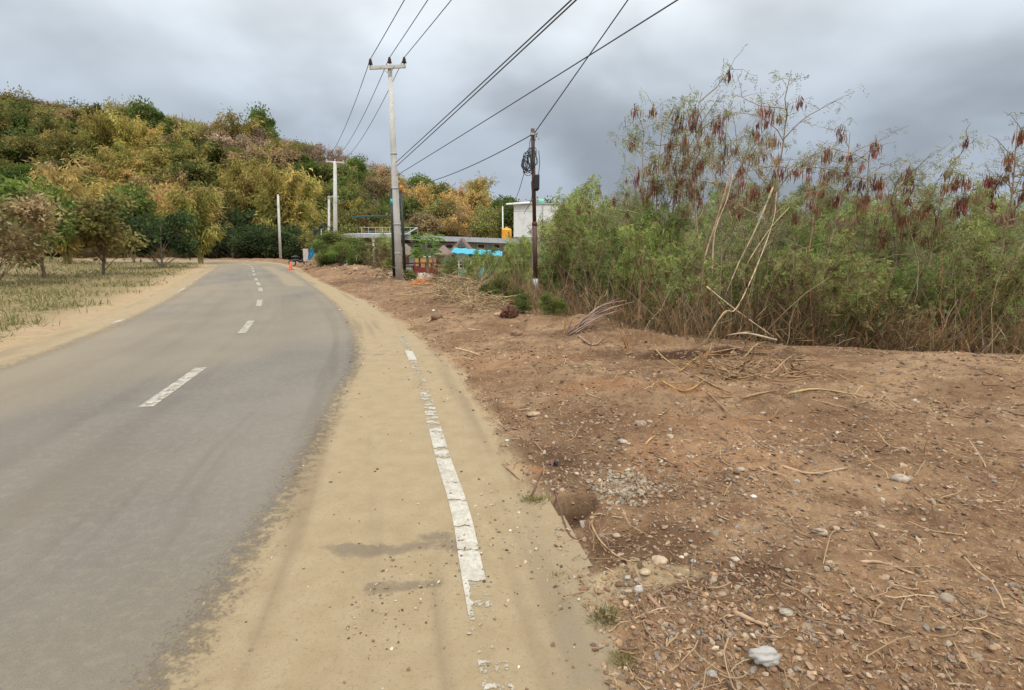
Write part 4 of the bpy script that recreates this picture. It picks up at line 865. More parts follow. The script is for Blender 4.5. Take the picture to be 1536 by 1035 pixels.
# crumpled white bag at the lower right
p = gp(1146, 992); IV4, IF4 = subdiv(IV3, IF3); v = IV4 * (1 + .9 * fbm(IV4[:, 0] * 2.2 + 4, IV4[:, 1] * 2.2 + IV4[:, 2] * 1.9, 31, 4))[:, None] * (.055, .035, .030); v[:, 2] = np.maximum(v[:, 2], -.014); o = Geo().add(v, IF4, (.50, .48, .45), True).build('plastic_bag', vcol('white_plastic', .45, .25)); o.location = p + [0, 0, .02]
tag(o, 'crumpled white plastic bag on the gravel at the lower right', 'bag')
# dark upturned root ball
p = gp(764, 476, .07); v = IV3 * (.17, .14, .13) * (1 + .9 * fbm(IV3[:, 0] * 3 + 5, IV3[:, 1] * 3 + IV3[:, 2] * 2, 8, 3))[:, None]; rt = thing('root_ball', 'dark brown upturned root ball at the edge of the green bushes', 'root ball', p)
Geo().add(v, IF3, (.10, .045, .028)).build('soil', STONE, rt); g = Geo()
for k in range(30): d = unit(rng.normal(size=3)); g.tube(bend(d * .11, d + rng.normal(size=3) * .3, .2, 4, .35), np.linspace(.012, .003, 5), 4, (.20, .10, .06), False)
g.build('roots', BARK, rt)
# rags in the washed-out hole
p = gp(828, 756, .03)
o = Geo().leaves(rng.normal(size=(5, 3)) * .006, np.array([(.1, 0, 1), (-.1, .1, 1), (.2, .1, .8), (0, 0, 1), (.1, -.1, 1)]), .055, .012, (.45, .2, .17)).build('torn_strip', STRAW); o.location = p; tag(o, 'torn pinkish plastic strip at the rim of the washed-out hole', 'litter')
v = IV2 * (.022, .016, .03) * (1 + rng.normal(size=(len(IV2), 1)) * .15); o = Geo().add(v, IF2, (.014, .018, .028)).build('dark_rag', BLACK); o.location = gp(833, 766, .012); tag(o, 'small dark rag stuffed in the washed-out hole', 'litter')
# grass tufts
def tuft(px, py, n, h, spread, label, c=(.16, .18, .05)):
    g = Geo(); P = rng.normal(size=(n, 2)) * spread; D = np.c_[P * 4 / max(spread, .01) * .12 + rng.normal(size=(n, 2)) * .45, np.ones(n)]
    g.leaves(np.c_[P, np.zeros(n)], D, rng.uniform(.5, 1.1, n) * h, .0035, pal(n, [c, np.array(c) * 1.3, (.30, .26, .12)])); o = g.build('grass_tuft', LEAF); o.location = gp(px, py, -.003); tag(o, label, 'grass tuft')
tuft(908, 928, 240, .045, .028, 'green grass tuft at the sand edge, largest in the foreground'); tuft(838, 868, 150, .035, .020, 'thin grass tuft on the sand edge below the hole'); tuft(797, 750, 150, .04, .022, 'small grass tuft left of the washed-out hole')
tuft(812, 772, 90, .035, .025, 'sparse grass tuft just below the root along the rim'); tuft(936, 992, 200, .04, .022, 'yellowish grass tuft near the bottom edge', (.22, .20, .07)); tuft(712, 470, 60, .1, .1, 'faint grey-green tuft on the far verge', (.14, .16, .08))
tuft(1034, 632, 14, .30, .008, 'single upright weed stalk on the stony ground', (.2, .13, .08)); tuft(868, 560, 16, .22, .03, 'thin dry weed standing on the verge', (.3, .22, .12))
# tufts across the road (stuff: a grass cover)
g = Geo(); n = 90000; a = np.radians(rng.uniform(-75, -27, n)); r = np.exp(rng.uniform(math.log(6), math.log(60), n)); x, y = r * np.sin(a), r * np.cos(a); dl = -sdist(x, y, LEFT); k = (dl > .5 + rng.random(n) * .8) & (hillz(x, y) < 2) & (fbm(x * .5, y * .5, 60, 3) + fbm(x * 2.5, y * 2.5, 63, 3) * .6 > rng.normal(size=n) * .08 - .02); x, y, r = x[k], y[k], r[k]; n = len(x)
g.leaves(np.c_[x, y, gz(x, y) - .02], rng.normal(size=(n, 3)) * .75 + [0, 0, 1], rng.uniform(.06, .24, n) * (1 + r * .01), .006 + r * .0009, pal(n, [(.26, .22, .10), (.17, .17, .06), (.33, .27, .14), (.13, .15, .05)])); tag(g.build('grass', LEAF), kind='stuff')

# ---------------------------------------------------------------- poles
def pole_h(px, py, base):
    p = at_y(px, py, base[1]); return p
B = at_z(599, 426, 0.0); B[2] = gz1(B[0], B[1]); T = at_y(584.5, 97, B[1])
main = thing('utility_pole', 'tall pale concrete utility pole with three-insulator crossarm beside the dry bush', 'utility pole', B)
Tl = T - B; Geo().tube([np.array([0, 0, -.3]), Tl * .33, Tl * .66, Tl], [.17, .148, .12, .088], 16, (1, 1, 1)).build('shaft', CONC, main)
HL, HR = at_y(555, 95, B[1] + .1) - B, at_y(609, 102, B[1] - .1) - B
ad = unit(HR - HL); c_ = Tl + [0, -.13, -.12]; g = Geo(); A1, A2 = HL + [0, -.1, 0], HR + [0, -.1, 0]; A1[2] = A2[2] = c_[2]
def beam(g, a, b, w_, h_, col=(1, 1, 1)):
    a, b = np.array(a), np.array(b); d = unit(b - a); s = unit(np.cross(d, [0, 0, 1.])); u = np.cross(s, d)
    V = [p + s * i * w_ / 2 + u * j * h_ / 2 for p in (a, b) for i, j in ((-1, -1), (1, -1), (1, 1), (-1, 1))]
    return g.add(V, [[0, 3, 2, 1], [4, 5, 6, 7], [0, 1, 5, 4], [1, 2, 6, 5], [2, 3, 7, 6], [3, 0, 4, 7]], col)
beam(g, A1, A2, .10, .12); xa = g.build('crossarm', CONC, main)
g = Geo(); beam(g, (A1 + A2) / 2 + (A2 - A1) * .2 + [0, -.06, 0], Tl * .955 + [0, -.13, 0], .03, .03); beam(g, (A1 + A2) / 2 - (A2 - A1) * .2 + [0, -.06, 0], Tl * .955 + [0, -.13, 0], .03, .03); g.build('brace', STEEL, main)
INS = plain('brown_porcelain', (.07, .028, .022), .35, var=.2)
insul = []
for k, p in enumerate((A1 + (A2 - A1) * .03, np.array([Tl[0], Tl[1], Tl[2]]), A2 - (A2 - A1) * .03)):
    z0 = .06 if k != 1 else .0; prof = [(0, 0), (.03, 0), (.03, .05), (.10, .07), (.06, .11), (.085, .13), (.05, .17), (.07, .19), (.045, .24), (.05, .27), (.0, .29)]
    o = Geo().lathe((0, 0, 0), prof, 12).build('insulator', INS, main); o.location = p + [0, 0, z0]; insul.append(B + p + [0, 0, z0 + .26])
pp = Geo().tube([(-.20, -.08, -.1), (-.185, -.08, 2.0), Tl * .44 + [-.17, -.05, 0]], .055, 10).build('cable_pipe', BLACK, main)
o = Geo().lathe((0, 0, 0), [(.060, 0), (.062, 0), (.062, .22), (.060, .22)], 12).build('cyan_band', plain('cyan_tape', (.03, .50, .55), .5), pp); q = at_y(590.5, 303, B[1]) - B; o.location = (-.175, -.062, q[2] - .1)
g = Geo()
for zf, r in ((.13, .173), (.27, .163), (.44, .150), (.6, .132)):
    c = Tl * zf; g.lathe(c, [(r, 0), (r + .008, 0), (r + .008, .05), (r, .05)], 16)
g.build('pipe_strap', STEEL, main)
# wires to the next pole (smaller one) and back over the camera
B2 = at_z(503, 397, 0.); B2[2] = gz1(B2[0], B2[1]); T2 = at_y(502.5, 242, B2[1]); T2l = T2 - B2
second = thing('utility_pole', 'grey T-shaped concrete utility pole rising behind the green roadside bushes', 'utility pole', B2)
Geo().tube([(0, 0, -.3), T2l * .5, T2l], [.21, .18, .14], 12).build('shaft', CONC, second)
g = Geo(); a_, b_ = at_y(489, 242, B2[1] + .2) - B2, at_y(516, 244, B2[1] - .2) - B2; beam(g, a_, b_, .12, .13); g.build('crossarm', CONC, second)
ins2 = []
for p in (a_ + (b_ - a_) * .04, T2l, b_ - (b_ - a_) * .04):
    o = Geo().lathe((0, 0, 0), [(0, 0), (.05, 0), (.07, .08), (.05, .16), (.0, .2)], 8).build('insulator', STEEL, second); o.location = p + [0, 0, .03]; ins2.append(B2 + p + [0, 0, .22])
def wire(a, b, sag, r, label, group, n=40, name='power_line', mat=CABLE, cat='cable'):
    a, b = np.array(a), np.array(b); t = np.linspace(0, 1, n)[:, None]; P = a + (b - a) * t - np.array([0, 0, 1]) * (4 * sag * t * (1 - t))
    o = Geo().tube(P - a, r, 5, (1, 1, 1)).build(name, mat); o.location = a; return tag(o, label, cat, group)
tops = [(605, 0), (640, 0), (675, 0)]; side = ['left', 'middle', 'right']
for k in range(3):
    wire(insul[k], ins2[k], .55, .014, f"{side[k]} power line running from the tall pole down to the T-shaped pole", 'high power lines')
    A = insul[k]; q = ray(*tops[k]); t_ = (A[2] - .12 - CAMH) / q[2]; q = np.array([0, 0, CAMH]) + q * t_; d = (q - A); e = A + d * (42 / np.hypot(d[0], d[1])); 
    e[2] = A[2] - .3
    wire(A, e, .25, .014, f"{side[k]} power line running from the tall pole overhead towards the viewer", 'high power lines')
# brown steel pole with coiled cable
B3 = at_z(804, 478, -.2); B3[2] = gz1(B3[0], B3[1]) ; T3 = at_y(799, 193, B3[1]); T3l = T3 - B3
cp_ = thing('cable_pole', 'rusty brown steel cable pole with coiled black wires in front of the shrubs', 'pole', B3)
lo = T3l * .17; mi = T3l * .48
Geo().tube([(0, 0, -.3), lo], .066, 14).build('base_tube', RUST, cp_); 
Geo().tube([lo * .55, lo * 1.0], .0685, 14).build('bare_metal_sleeve', STEEL, cp_)
Geo().tube([lo * 1.0, mi], .060, 14).build('shaft', plain('dark_red_steel', (.10, .038, .032), .6, sc=8, var=.4, grime=(.06, .045, .04), gs=2.5), cp_); Geo().tube([mi, T3l], .046, 12).build('upper_shaft', RUST, cp_)
Geo().lathe(mi - [0, 0, .03], [(.046, 0), (.064, 0), (.064, .08), (.046, .09)], 14).build('collar', RUST, cp_)
g = Geo(); g.box(T3l * .97 + [0, -.05, 0], (.14, .05, .05)); g.box(T3l * .945 + [.05, -.05, 0], (.03, .08, .08)); g.tube([T3l * .955 + [.03, -.04, 0], T3l * .955 + [.13, -.06, .01], T3l * .955 + [.14, -.06, -.07]], .010, 6); g.build('hook_bracket', STEEL, cp_)
jb = at_y(805, 274, B3[1]) - B3; b_ = Geo(); b_.box(jb + [0, -.09, 0], (.12, .13, .34)); b_.box(jb + [0, -.16, 0], (.10, .012, .30)); b_.tube([jb + [0, -.09, -.20], jb + [0, -.09, -.17]], .035, 10); jo = b_.build('splice_box', BLACK, cp_)
m = jo.modifiers.new('bevel', 'BEVEL'); m.width = .008; m.segments = 2
for px, py, rx, rz_, nn in ((792, 245, .10, .20, 7), (797, 238, .09, .24, 5), (788, 250, .07, .14, 3)):
    c = at_y(px, py, B3[1]) - B3; g = Geo()
    for k in range(nn):
        t = np.linspace(0, 2 * math.pi, 40); f1, f2 = rng.uniform(.7, 1.25, 2); ph = rng.uniform(0, 6.28)
        P = np.c_[c[0] + rng.normal() * .02 + rx * f1 * np.cos(t) + .02 * np.sin(3 * t + ph), c[1] - .06 - rng.random() * .06 + .03 * np.sin(t * 2 + ph), c[2] + rng.normal() * .03 + rz_ * f2 * np.sin(t) + .02 * np.cos(2 * t + ph)]
        g.tube(P, .0085, 5, cap=False)
    g.build('cable_coil', CABLE, cp_)
g = Geo(); z0 = T3l[2]
for a, b, c in (((-.02, -.06, z0 - .12), (-.18, -.1, z0 - .3), (-.16, -.1, z0 - .85)), ((0, -.06, z0 - .1), (-.1, -.1, z0 - .4), (-.08, -.08, z0 - .9)), ((.03, -.05, z0 - .5), (.05, -.09, z0 - .8), (.02, -.1, z0 - 1.1))): g.tube(smooth_poly([a, b, c], 8), .009, 5)
g.build('hanging_loop', CABLE, cp_)
cj = B3 + jb
def drop(px0, py0, px1, py1, Y1, label, mid=None):
    a = at_y(px0, py0, B3[1] - .08); b = at_y(px1, py1, Y1); P = smooth_poly([a, *( [at_y(*mid)] if mid else [(a + b) / 2 - [0, 0, .15]]), b], 10)
    o = Geo().tube(P - a, .008, 5).build('drop_cable', CABLE); o.location = a; tag(o, label, 'cable')
drop(789, 250, 768, 305, B3[1] + 4, 'thin black cable hanging from the coil down to the left'); drop(797, 272, 786, 320, B3[1] + 3, 'thin black cable hanging close beside the brown pole', (797, 300, B3[1] + .8))
# overhead cables
P3 = B3 + T3l * .965
def over(px, py, frac_pt, zq, L_=1.6):
    d = ray(px, py); t_ = (zq - CAMH) / d[2]; q = np.array([0, 0, CAMH]) + d * t_; return frac_pt + (q - frac_pt) * L_
PM = B + Tl * .56; PM2 = B + Tl * .50; PM3 = B + Tl * .44
wire(PM + [.1, -.15, 0], over(846, 0, PM + [.1, -.15, 0], 5.6, 3.2), .12, .014, 'thick overhead cable, left strand of the doubled pair over the verge', 'overhead cables')
wire(PM + [.15, -.15, -.12], over(853, 0, PM + [.15, -.15, -.12], 5.5, 3.2), .12, .014, 'thick overhead cable, right strand of the doubled pair over the verge', 'overhead cables')
wire(P3, over(940, 0, P3, 5.9, 3), .03, .012, 'overhead cable climbing steeply from the top of the brown cable pole', 'overhead cables')
wire(PM2 + [.1, -.15, 0], over(998, 0, PM2 + [.1, -.15, 0], 5.2, 3), .12, .012, 'long overhead cable crossing the steep one above the verge', 'overhead cables')
wire(P3 + [-.05, 0, 0], PM3 + [.1, -.15, 0], .22, .012, 'cable slung between the brown cable pole and the tall concrete pole', 'overhead cables')
wire(PM + [0, .15, -.1], B2 + T2l * .62, .5, .014, 'low cable from the tall concrete pole back to the T-shaped pole', 'overhead cables')
wire(PM2 + [.1, 0, -.6], at_y(830, 312, 62), .6, .01, 'very thin cable from the tall concrete pole towards the white house', 'overhead cables')
# other posts ------------------------------------------------------------
def post(name, px, py0, py1, Y, r, mat, label, cat='pole', parts=None, z0=None):
    x_ = at_y(px[0], py0, Y)[0]; b = np.array([x_, Y, gz1(x_, Y) if z0 is None else z0]); t = at_y(px[1], py1, Y) - b
    o = thing(name, label, cat, b); Geo().tube([(0, 0, -.3), t * .5, t], [r, r * .9, r * .75], 10).build('shaft', mat, o); return o, t, b
o, t, b = post('utility_pole', (421, 417), 391, 293, 61, .15, CONC, 'slim leaning grey concrete pole standing by the far end of the road', 'utility pole'); Geo().lathe(t, [(.12, -.02), (.13, 0), (.1, .08), (0, .1)], 10).build('cap', CONC, o)
o, t, b = post('utility_pole', (493, 493.5), 394, 294, 53, .13, CONC, 'shorter pale concrete pole just left of the T-shaped pole', 'utility pole'); g = Geo(); beam(g, t + [-.1, -.16, -.1], t + [1.0, -.16, -.05], .08, .09); g.build('crossarm', STEEL, o)
o, t, b = post('cable_pole', (500, 500), 395, 325, 52, .07, RUST, 'thin brown pole between the shorter concrete pole and the T-shaped pole'); Geo().lathe(t, [(.06, -.02), (.08, 0), (.05, .06), (0, .08)], 8).build('cap', RUST, o)
o, t, b = post('marker_post', (482.5, 482), 402, 345, 40, .05, STEEL, 'thin light grey post standing in the spoil heap left of the bushes', 'post'); Geo().lathe(t, [(.04, -.02), (.055, 0), (.03, .05), (0, .06)], 8).build('cap', STEEL, o)
o, t, b = post('cable_pole', (483, 482), 392, 326, 47, .06, BLACK, 'dark pole with a bundle of black cable boxes behind the thin grey post'); g = Geo()
for k in range(9):
    c = t * rng.uniform(.55, .78); tt = np.linspace(0, 2 * math.pi, 20); rr_ = rng.uniform(.2, .6); g.tube(np.c_[c[0] + rr_ * np.cos(tt) + rng.normal() * .2, 0 * tt - .12 + .05 * np.sin(tt), c[2] + rr_ * .6 * np.sin(tt)], .03, 4, cap=False)
g.build('cable_coil', BLACK, o); g = Geo(); g.box(t * .68 + [-.3, -.2, 0], (.5, .25, .45)); g.box(t * .66 + [.55, -.2, -.05], (.4, .2, .3)); g.build('splice_box', BLACK, o); Geo().box(t * .655 + [.4, -.33, -.04], (.2, .03, .12)).build('white_tag', WHITEP, o)
ORG = plain('orange_paint', (.62, .22, .03), .6)
o, t, b = post('barrier_post', (608, 601.5), 425, 286, 24.6, .07, BLACK, 'dark post with an orange tip right of the tall concrete pole', 'post', z0=gz1(at_y(608, 425, 24.6)[0], 24.6)); Geo().lathe(t, [(.055, 0), (.075, .02), (.075, .14), (.05, .22), (0, .23)], 10).build('orange_tip', ORG, o)
o_, t, b = post('small_sign_post', (612, 612), 420, 405, 25.5, .03, BLACK, 'small green box on a short post at the foot of the tall concrete pole', 'sign'); g = Geo(); g.box(t + [0, -.05, .05], (.42, .08, .16)); g.build('box', plain('green_box', (.10, .22, .15), .6), o_); g = Geo(); g.box(t + [0, -.095, .05], (.36, .01, .10)); g.build('label_plate', STEEL, o_)
o, t, b = post('lamp_post', (754.5, 754), 380, 310, 60, .09, WHITEP, 'thin white post standing on the roof beside the yellow water tank', 'post'); Geo().lathe(t, [(.05, -.02), (.09, 0), (.07, .06), (0, .08)], 8).build('cap', WHITEP, o)
# ---------------------------------------------------------------- buildings
WALL = plain('pale_blue_wall', (.36, .40, .42), .85, sc=1.2, var=.12, grime=(.24, .26, .26), gs=.6); ROOFM = plain('grey_sheet_roof', (.42, .45, .48), .6, .0, sc=2, var=.15, grime=(.3, .3, .3), gs=.4)
DARK = plain('dark_glass_and_gable_shade', (.03, .04, .05), .25, var=.2); THATCH = plain('thatch', (.22, .16, .13), .95, sc=30, var=.5, grime=(.14, .10, .085), gs=3, bmp=.9); TEAL = plain('turquoise_sheet', (.03, .36, .48), .6, sc=3, var=.15, grime=(.10, .35, .40), gs=1); TEALF = plain('teal_fence', (.03, .25, .25), .7, sc=4, var=.25, grime=(.15, .27, .25), gs=2)  # the window glass colour also paints the shade in the hut gable
def X(px, Y): return float(at_y(px, 400, Y)[0])
def Z(py, Y): return float(at_y(768, py, Y)[2])
Y0 = 58.
bl = thing('long_building', 'long low pale blue building with a flat grey roof behind the huts', 'building', (X(595, Y0), Y0, -.9)); bx, bz = X(595, Y0), -.9
x1 = X(800, Y0) - bx; zt = Z(364.5, Y0) - bz
g = Geo(); g.box((x1 / 2, 4, zt / 2), (x1, 8, zt)); g.build('wall', WALL, bl)
g = Geo(); za, zb2 = Z(352, Y0) - bz, Z(359.5, Y0) - bz; V = [(sx, sy, z_ + dz) for sx, z_ in ((-.3, za), (x1 + .3, zb2)) for sy in (-1.2, 8.4) for dz in (-.50, 0)]
g.add(V, [[0, 1, 3, 2], [4, 6, 7, 5], [0, 4, 5, 1], [2, 3, 7, 6], [0, 2, 6, 4], [1, 5, 7, 3]]); g.build('roof', ROOFM, bl)
for px in (627, 645, 675, 700, 722, 745, 768):
    w_ = Geo(); w_.box((X(px, Y0) - bx, -.03, zt - .35), (.85, .08, .5)); wf = w_.build('window', WHITEP, bl); q = Geo(); q.box((X(px, Y0) - bx, -.08, zt - .35), (.7, .04, .36)); q.build('pane', DARK, wf)
for px in (608, 660, 710, 735, 757):
    w_ = Geo(); w_.box((X(px, Y0) - bx, -.03, 1.05), (.9, .08, 2.1)); w_.build('door', WOODM, bl)
# open carport to its left, with a low gable
cpx = X(505, 52); cr_ = thing('carport', 'open carport with a sloping pale grey roof left of the tall concrete pole', 'carport', (cpx, 52, -.6)); W_ = X(597, 52) - cpx; zt = Z(353, 52) + .6; ze = Z(361, 52) + .6
g = Geo(); V = [(-.6, -.2, ze), (1.0, -.2, zt), (W_, -.2, zt), (W_, 7, zt + .25), (1.6, 7, zt + .25), (.2, 7, ze + .1)]
V = np.array(V); V2 = V + [0, 0, .16]; g.add(np.r_[V, V2], [[0, 1, 7, 6], [1, 2, 8, 7], [2, 3, 9, 8], [3, 4, 10, 9], [4, 5, 11, 10], [5, 0, 6, 11], [6, 7, 10, 11], [7, 8, 9, 10], [0, 5, 4, 1], [1, 4, 3, 2]]); g.build('roof', ROOFM, cr_)
g = Geo(); g.box((1.0 + (W_ - 1) / 2, -.22, zt - .05), (W_ - 1, .05, .34)); g.build('fascia', ROOFM, cr_)
for px in (520, 541, 562, 583): g = Geo(); g.box((X(px, 52) - cpx, 0, (zt - .0) / 2), (.2, .2, zt - .01)); g.build('post', WHITEP, cr_)
g = Geo(); g.box((W_ / 2 + .6, 6.5, zt * .5), (W_ - 1.4, .15, zt - .02)); g.build('back_wall', plain('dark_brown_wall', (.16, .12, .10), .9), cr_)  # back wall in one even dark brown
# railing on the roof
rl = thing('roof_railing', 'pale metal railing standing on the roofs above the carport', 'railing', (X(545, 57), 57, Z(353, 57))); g = Geo(); L_ = X(628, 57) - X(545, 57); H_ = Z(341, 57) - Z(353, 57)
g.box((L_ / 2, 0, H_), (L_, .05, .05)); g.box((L_ / 2, 0, H_ * .5), (L_, .03, .03)); g.build('rail', STEEL, rl)
for k in range(9): g = Geo(); g.box((k * L_ / 8, 0, H_ / 2 - .02), (.05, .05, H_)); g.build('post', STEEL, rl)
g = Geo(); beam(g, (L_ * .80, -.3, .1), (L_ * 1.0, -.3, H_ * .9), .5, .08); g.build('stair_panel', WHITEP, rl)
# dark green canopy on thin posts
c0 = X(535, 60); cn = thing('canopy', 'thin dark green canopy on slim posts above the carport roof', 'canopy', (c0, 60, Z(354, 60))); L_ = X(583, 60) - c0; H_ = Z(327, 60) - Z(354, 60)
g = Geo(); V = np.array([(0, -1.2, H_), (L_, -1.2, H_ + .12), (L_, 1.2, H_ + .3), (0, 1.2, H_ + .18)]); g.add(np.r_[V, V + [0, 0, .12]], [[3, 2, 1, 0], [4, 5, 6, 7], [0, 1, 5, 4], [1, 2, 6, 5], [2, 3, 7, 6], [3, 0, 4, 7]]); g.build('roof', plain('dark_green_sheet', (.025, .085, .075), .5), cn)
for fx in (.12, .36, .64, .9): g = Geo(); g.box((L_ * fx, 0, H_ / 2 - .5), (.07, .07, H_ + 1.2)); g.build('post', RUST, cn)
# white two storey house
hx = X(769, 75); hs = thing('white_house', 'white two-storey house with a slanted roof slab behind the cable pole', 'house', (hx, 75, -1)); W_ = X(834, 75) - hx; H_ = Z(306, 75) + 1
g = Geo(); g.box((W_ / 2 + .15, 3.5, H_ / 2), (W_, 7, H_)); g.build('wall', WHITEP, hs)
g = Geo(); V = np.array([(-.9, -.5, H_ - .15), (W_ * .42, -.5, H_ + .05), (W_ * .42, 7.4, H_ + .8), (-.9, 7.4, H_ + .55)]); g.add(np.r_[V, V + [0, 0, .14]], [[3, 2, 1, 0], [4, 5, 6, 7], [0, 1, 5, 4], [1, 2, 6, 5], [2, 3, 7, 6], [3, 0, 4, 7]]); g.build('roof_slab', WHITEP, hs)
g = Geo(); g.box((W_ * .6, 3.5, H_ + .06), (W_ * .9, 7.3, .12)); g.build('roof', ROOFM, hs); g = Geo(); g.box((W_ * .68, -.04, H_ * .52), (.10, .12, H_ * .9)); g.build('downpipe', STEEL, hs)
for fx, fz in ((.35, .38), (.85, .62), (.85, .30)): w_ = Geo(); w_.box((W_ * fx + .15, -.02, H_ * fz), (1.1, .08, 1.1)); f_ = w_.build('window', WHITEP, hs); q = Geo(); q.box((W_ * fx + .15, -.08, H_ * fz), (.9, .05, .9)); q.build('pane', DARK, f_)
g = Geo(); g.box((W_ / 2 + .15, -.03, H_ * .47), (W_ + .04, .10, .10)); g.build('ledge', STEEL, hs)
o = thing('roof_tank', 'small pale green round tank on the roof of the white house', 'tank', (hx + W_ * .66, 76.5, -1 + H_ + .12)); Geo().lathe((0, 0, 0), [(0, 0), (.45, 0), (.48, .3), (.4, .62), (.15, .72), (0, .73)], 16).build('body', plain('mint_plastic', (.25, .52, .40), .5), o); Geo().lathe((0, 0, .7), [(.14, 0), (.14, .06), (0, .07)], 10).build('lid', BLACK, o)
# yellow water tank
ty = thing('water_tank', 'orange-yellow ribbed plastic water tank on the flat roof left of the cable pole', 'water tank', (X(760, 60), 60, Z(359, 60))); rt_ = (X(767.5, 60) - X(752.5, 60)) / 2; ht = Z(342, 60) - Z(359, 60)
prof = [(0, 0), (rt_ * .97, 0)] + [(rt_ * (1.0 if k % 2 else .955), ht * (.04 + .82 * k / 12)) for k in range(13)] + [(rt_ * .8, ht * .93), (rt_ * .3, ht * .99)]
YT = plain('yellow_plastic', (.75, .34, .02), .45, var=.06, sc=3); Geo().lathe((0, 0, 0), prof, 24).build('body', YT, ty); Geo().lathe((0, 0, ht * .985), [(rt_ * .3, 0), (rt_ * .3, .1), (rt_ * .26, .14), (0, .15)], 16).build('lid', YT, ty)
o = Geo().tube([(rt_ * .5, -rt_ * 1.0, ht * .2), (rt_ * .5, -rt_ * 1.1, ht * .5), (rt_ * .4, -rt_ * .98, ht * .65)], .05, 6).build('inlet_pipe', BLACK, ty)
# thatched huts
def hut(px, pyap, pye, wpx, Y, label, gable=False):
    x_ = X(px, Y); z0 = gz1(x_, Y); zap = Z(pyap, Y) - z0; ze = Z(pye, Y) - z0; hw = wpx / F * Y / 2; t = thing('thatched_hut', label, 'hut', (x_, Y, z0)); g = Geo()
    if gable:
        V = [(-hw, -1.6, ze), (hw, -1.6, ze), (0.1 * hw, -1.1, zap), (hw, 2.2, ze), (-hw, 2.2, ze), (.1 * hw, 1.4, zap)]; g.add(V, [[0, 2, 5, 4], [1, 3, 5, 2]]); g.add(V, [[0, 1, 2], [3, 4, 5]])
        V = np.array([(-hw * .38, -1.52, ze + (zap - ze) * .42), (hw * .62, -1.52, ze + (zap - ze) * .42), (.1 * hw, -1.25, zap * .985)])
    else:
        n = 4; g.lathe((0, 0, 0), [(hw * 1.30, ze - .05), (hw * .95, ze + (zap - ze) * .28), (hw * .5, ze + (zap - ze) * .62), (.06, zap), (0, zap + .03)], 4)
    rf = g.build('roof', THATCH, t)
    if not gable: rf.rotation_euler = (0, 0, math.pi / 4)
    g = Geo()
    a = np.linspace(0, 1, 160); per = np.array([(-hw, -1.6), (hw, -1.6), (hw, 2.2), (-hw, 2.2), (-hw, -1.6)]) if gable else np.array([(-hw, -hw), (hw, -hw), (hw, hw), (-hw, hw), (-hw, -hw)]) * .93
    P = np.c_[np.interp(a * 4, range(5), per[:, 0]), np.interp(a * 4, range(5), per[:, 1]), np.full(160, ze + .06)]; g.leaves(P, np.c_[rng.normal(size=(160, 2)) * .2, -np.ones(160)], rng.uniform(.15, .35, 160), .12, pal(160, [(.2, .145, .11)])); g.build('eave_fringe', STRAW, t)
    if gable:
        g = Geo(); zb = ze + (zap - ze) * .35; g.add([(-hw * .30, -1.50, zb), (hw * .5, -1.50, zb), (.1 * hw, -1.22, zb + (zap - ze) * .52)], [[0, 1, 2]]); q = g.build('gable_shade_panel', DARK, t)  # dark triangle painted for the shade inside the open gable
        q2 = Geo()
        for f in (-.12, .12, .34): q2.box((hw * f, -1.47, zb + .16), (.05, .03, .32))
        q2.build('slats', WOODM, q)
    for sx in (-.78, .78):
        for sy in (-1.2, 1.2): g = Geo(); g.tube([(sx * hw, sy, -.2), (sx * hw, sy, ze + .12)], .075, 6); g.build('post', WOODM, t)
    g = Geo(); g.box((0, 1.1, .75), (hw * 1.6, .06, .1)); g.box((0, 1.1, .4), (hw * 1.6, .06, .1)); g.build('rail', WOODM, t); g = Geo(); g.box((0, .2, .5), (hw * 1.5, 1.6, .08)); g.build('platform', WOODM, t)
hut(610, 366, 382, 40, 44, 'brown thatched hut just right of the tall concrete pole'); hut(666, 368, 382, 34, 45, 'brown thatched hut behind the papaya tree'); hut(693, 357, 378, 34, 47, 'thatched hut with a steep gable and dark triangular opening', True)
# turquoise awning and fence
x0 = X(677, 42); aw = thing('awning', 'long turquoise sheet awning on posts in front of the steep thatched hut', 'awning', (x0, 42, gz1(x0, 42))); L_ = X(753, 42) - x0; z_a, z_b = Z(378.5, 42) - aw.location[2], Z(384, 42) - aw.location[2]
g = Geo(); nx = 40; xs = np.linspace(0, L_, nx); zz_ = z_a + (z_b - z_a) * xs / L_ + .03 * np.sin(xs * 9); V = np.r_[np.c_[xs, 0 * xs, zz_ - .06], np.c_[xs, 0 * xs + 2.4, zz_ + .30]]; Vt = V + [0, 0, .05]
g.add(np.r_[V, Vt], [[i, nx + i, nx + i + 1, i + 1] for i in range(nx - 1)] + [[2 * nx + i, 2 * nx + i + 1, 3 * nx + i + 1, 3 * nx + i] for i in range(nx - 1)] + [[i, i + 1, 2 * nx + i + 1, 2 * nx + i] for i in range(nx - 1)]); g.build('sheet', TEAL, aw)
for k in range(6):
    for yy_ in (.15, 2.2): g = Geo(); g.box((L_ * (.03 + k * .188), yy_, (z_b - .1 + (.15 if yy_ > 1 else 0)) / 2), (.1, .1, z_b - .12)); g.build('post', WOODM, aw)
g = Geo(); g.box((L_ / 2, 2.0, .8), (L_, .05, .12)); g.build('rail', WOODM, aw)
x0 = X(688, 36); fn = thing('fence', 'low weathered turquoise panel fence in front of the awning', 'fence', (x0, 36, gz1(x0, 36)))
wp = (X(744, 36) - x0) / 3
for k in range(3):
    zt_ = Z([403, 402, 403][k], 36) - fn.location[2]; g = Geo(); g.box((wp * (k + .5), [0, .03, 0][k], zt_ / 2), (wp * .96, .05, zt_)); g.build('panel', TEALF if k != 1 else TEAL, fn)
for k in range(4): g = Geo(); g.box((wp * k, .06, .55), (.09, .09, 1.15)); g.build('post', WHITEP, fn)
